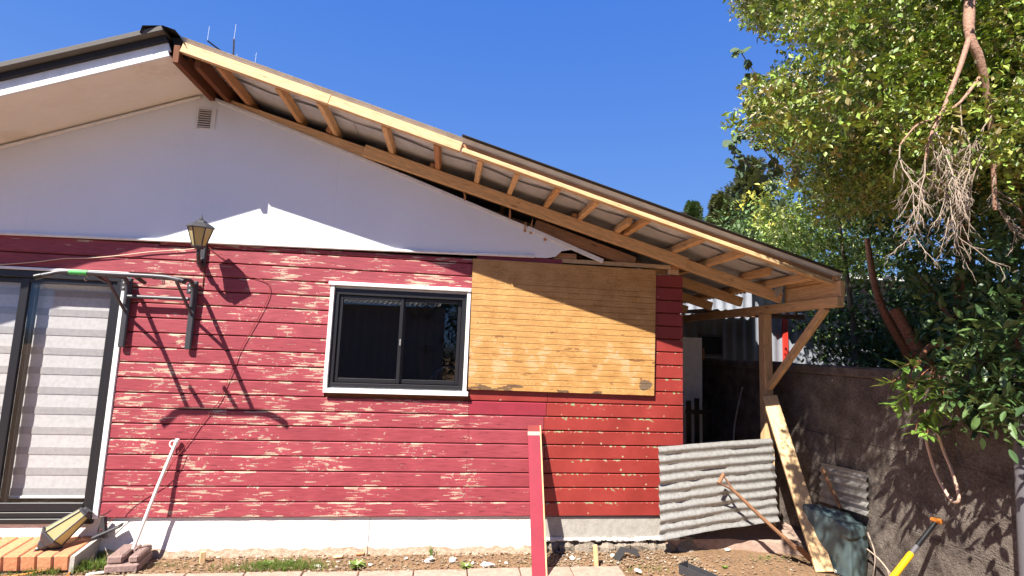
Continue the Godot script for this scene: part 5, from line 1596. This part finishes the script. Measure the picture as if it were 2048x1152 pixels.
	# --- conifers far behind the house
	var needle := start()
	for k in 5:
		var a := k * TAU / 5
		tri(needle, Vector3(0, 0, 0), Vector3(cos(a) * 0.3 + 0.08, sin(a) * 0.3, 0.6), Vector3(cos(a) * 0.22 - 0.08, sin(a) * 0.22, 1.0), Vector3.UP, Vector2.ZERO, Vector2.RIGHT, Vector2.ONE)
	var nm := needle.commit()
	for q in [[1500, 318, 9.0, 3.4, "tall broad dark conifer rising behind the roof"], [1385, 408, 3.0, 0.9, "small pointed conifer just above the roof line behind the house"], [1440, 392, 6.0, 2.1, "olive green conifer between its taller and smaller neighbours behind the roof"], [1360, 430, 3.0, 0.9, "low brownish treetop behind the roof beside the pointed conifer"]]:
		var top := on(q[0], q[1], 2, -18.0)
		var cf := thing("conifer", q[4], "tree", Vector3(top.x, 0, -18.0), 0.0, "conifers behind the house")
		obj("trunk", tube([Vector3(0, -0.1, 0), Vector3(0, top.y * 0.6, 0), Vector3(0, top.y - 0.4, 0)], [0.3, 0.2, 0.04], 8), M.grey_bark, cf)
		var nx := []; var nc := []
		var tone := Color(0.085, 0.1, 0.05) if q[2] > 4.0 else Color(0.06, 0.1, 0.045)
		if q[0] == 1360: tone = Color(0.09, 0.075, 0.05)
		for k in 14000:
			var hh: float = q[2] * pow(rng.randf(), 0.8)
			var rr: float = q[3] * minf(1.0, 0.12 + pow(hh / q[2], 0.75)) * sqrt(rng.randf()) * (0.8 + 0.2 * sin(hh * 5.0 + rng.randf()))
			var a := rnd(0, TAU)
			rr *= 0.72 + 0.22 * sin(a * 3.0 + hh * 1.7) + 0.18 * sin(a * 7.0 - hh * 4.1)
			nx.append(Transform3D(aim(Vector3(cos(a), rnd(-0.2, 0.7), sin(a)), Vector3.UP).scaled(Vector3.ONE * rnd(0.14, 0.3)), Vector3(cos(a) * rr, top.y - hh, sin(a) * rr)))
			nc.append(tone * rnd(0.6, 1.7))
		scatter("foliage", nm, M.leaf, nx, nc, cf)
	# --- tree across the yard, mirrored in the window
	var bt := thing("yard_tree", "dark leafy tree across the yard mirrored in the window", "tree", Vector3(1.3, 0, 9.2))
	var bw2 := start()
	limb(bw2, [Vector3(0, -0.1, 0), Vector3(0.1, 1.5, 0), Vector3(0, 3.0, 0.1)], 0.15, 0.06, 8)
	obj("trunk", bw2.commit(), M.grey_bark, bt)
	var tx := []; var tc := []
	for k in 240: clump(Vector3(0, 2.8, 0) + any_dir() * Vector3(3.0, 2.6, 1.2) * pow(rng.randf(), 0.4), 0.4, 12, 5, 0.12, dark, tx, tc)
	scatter("foliage", yl, M.leaf, tx, tc, bt)

# ------------------------------------------------------------------
func _ready() -> void:
	rng.seed = 20240
	var cam := Camera3D.new()
	cam.name = "camera"
	cam.transform = Transform3D(view, EYE)
	cam.fov = rad_to_deg(2.0 * atan(576.0 / FOCAL))
	cam.near = 0.05
	cam.far = 400.0
	add_child(cam)
	cam.current = true
	var exposure := 2.8
	var sky_m := ProceduralSkyMaterial.new()
	sky_m.sky_top_color = Color8(62, 119, 219)
	sky_m.sky_horizon_color = Color8(146, 193, 251)
	sky_m.sky_curve = 0.24
	sky_m.ground_bottom_color = Color8(96, 84, 70)
	sky_m.ground_horizon_color = Color8(140, 150, 160)
	sky_m.sun_angle_max = 1.0
	sky_m.energy_multiplier = 1.05 / exposure
	var sky := Sky.new()
	sky.sky_material = sky_m
	var env := Environment.new()
	env.background_mode = Environment.BG_SKY
	env.sky = sky
	env.tonemap_mode = Environment.TONE_MAPPER_LINEAR
	env.tonemap_exposure = exposure
	env.sdfgi_enabled = true
	env.ssao_enabled = true
	env.ssil_enabled = true
	var we := WorldEnvironment.new()
	we.name = "world"
	we.environment = env
	add_child(we)
	var sun := DirectionalLight3D.new()
	sun.name = "sun"
	sun.light_energy = 1.6
	sun.light_color = Color(1.0, 0.97, 0.93)
	sun.light_angular_distance = 0.5
	sun.shadow_enabled = true
	add_child(sun)
	sun.look_at_from_position(-SUN * 10.0, Vector3.ZERO, Vector3.UP)

	make_materials()
	build_ground()
	var house := thing("house", "red weatherboarded house with white gable and half rebuilt roof", "house")
	build_siding(house)
	build_gable(house)
	build_window(house)
	build_door(house)
	build_roof(house)
	build_foundation(house)
	build_interior(house)
	build_yard_wall()
	build_neighbour()
	build_trees()
	build_step()
	build_lanterns()
	build_pull_up_bar()
	build_plywood()
	build_leaning()
	build_antenna()
	build_passage()
	build_cables()
	build_weeds()
	build_litter()
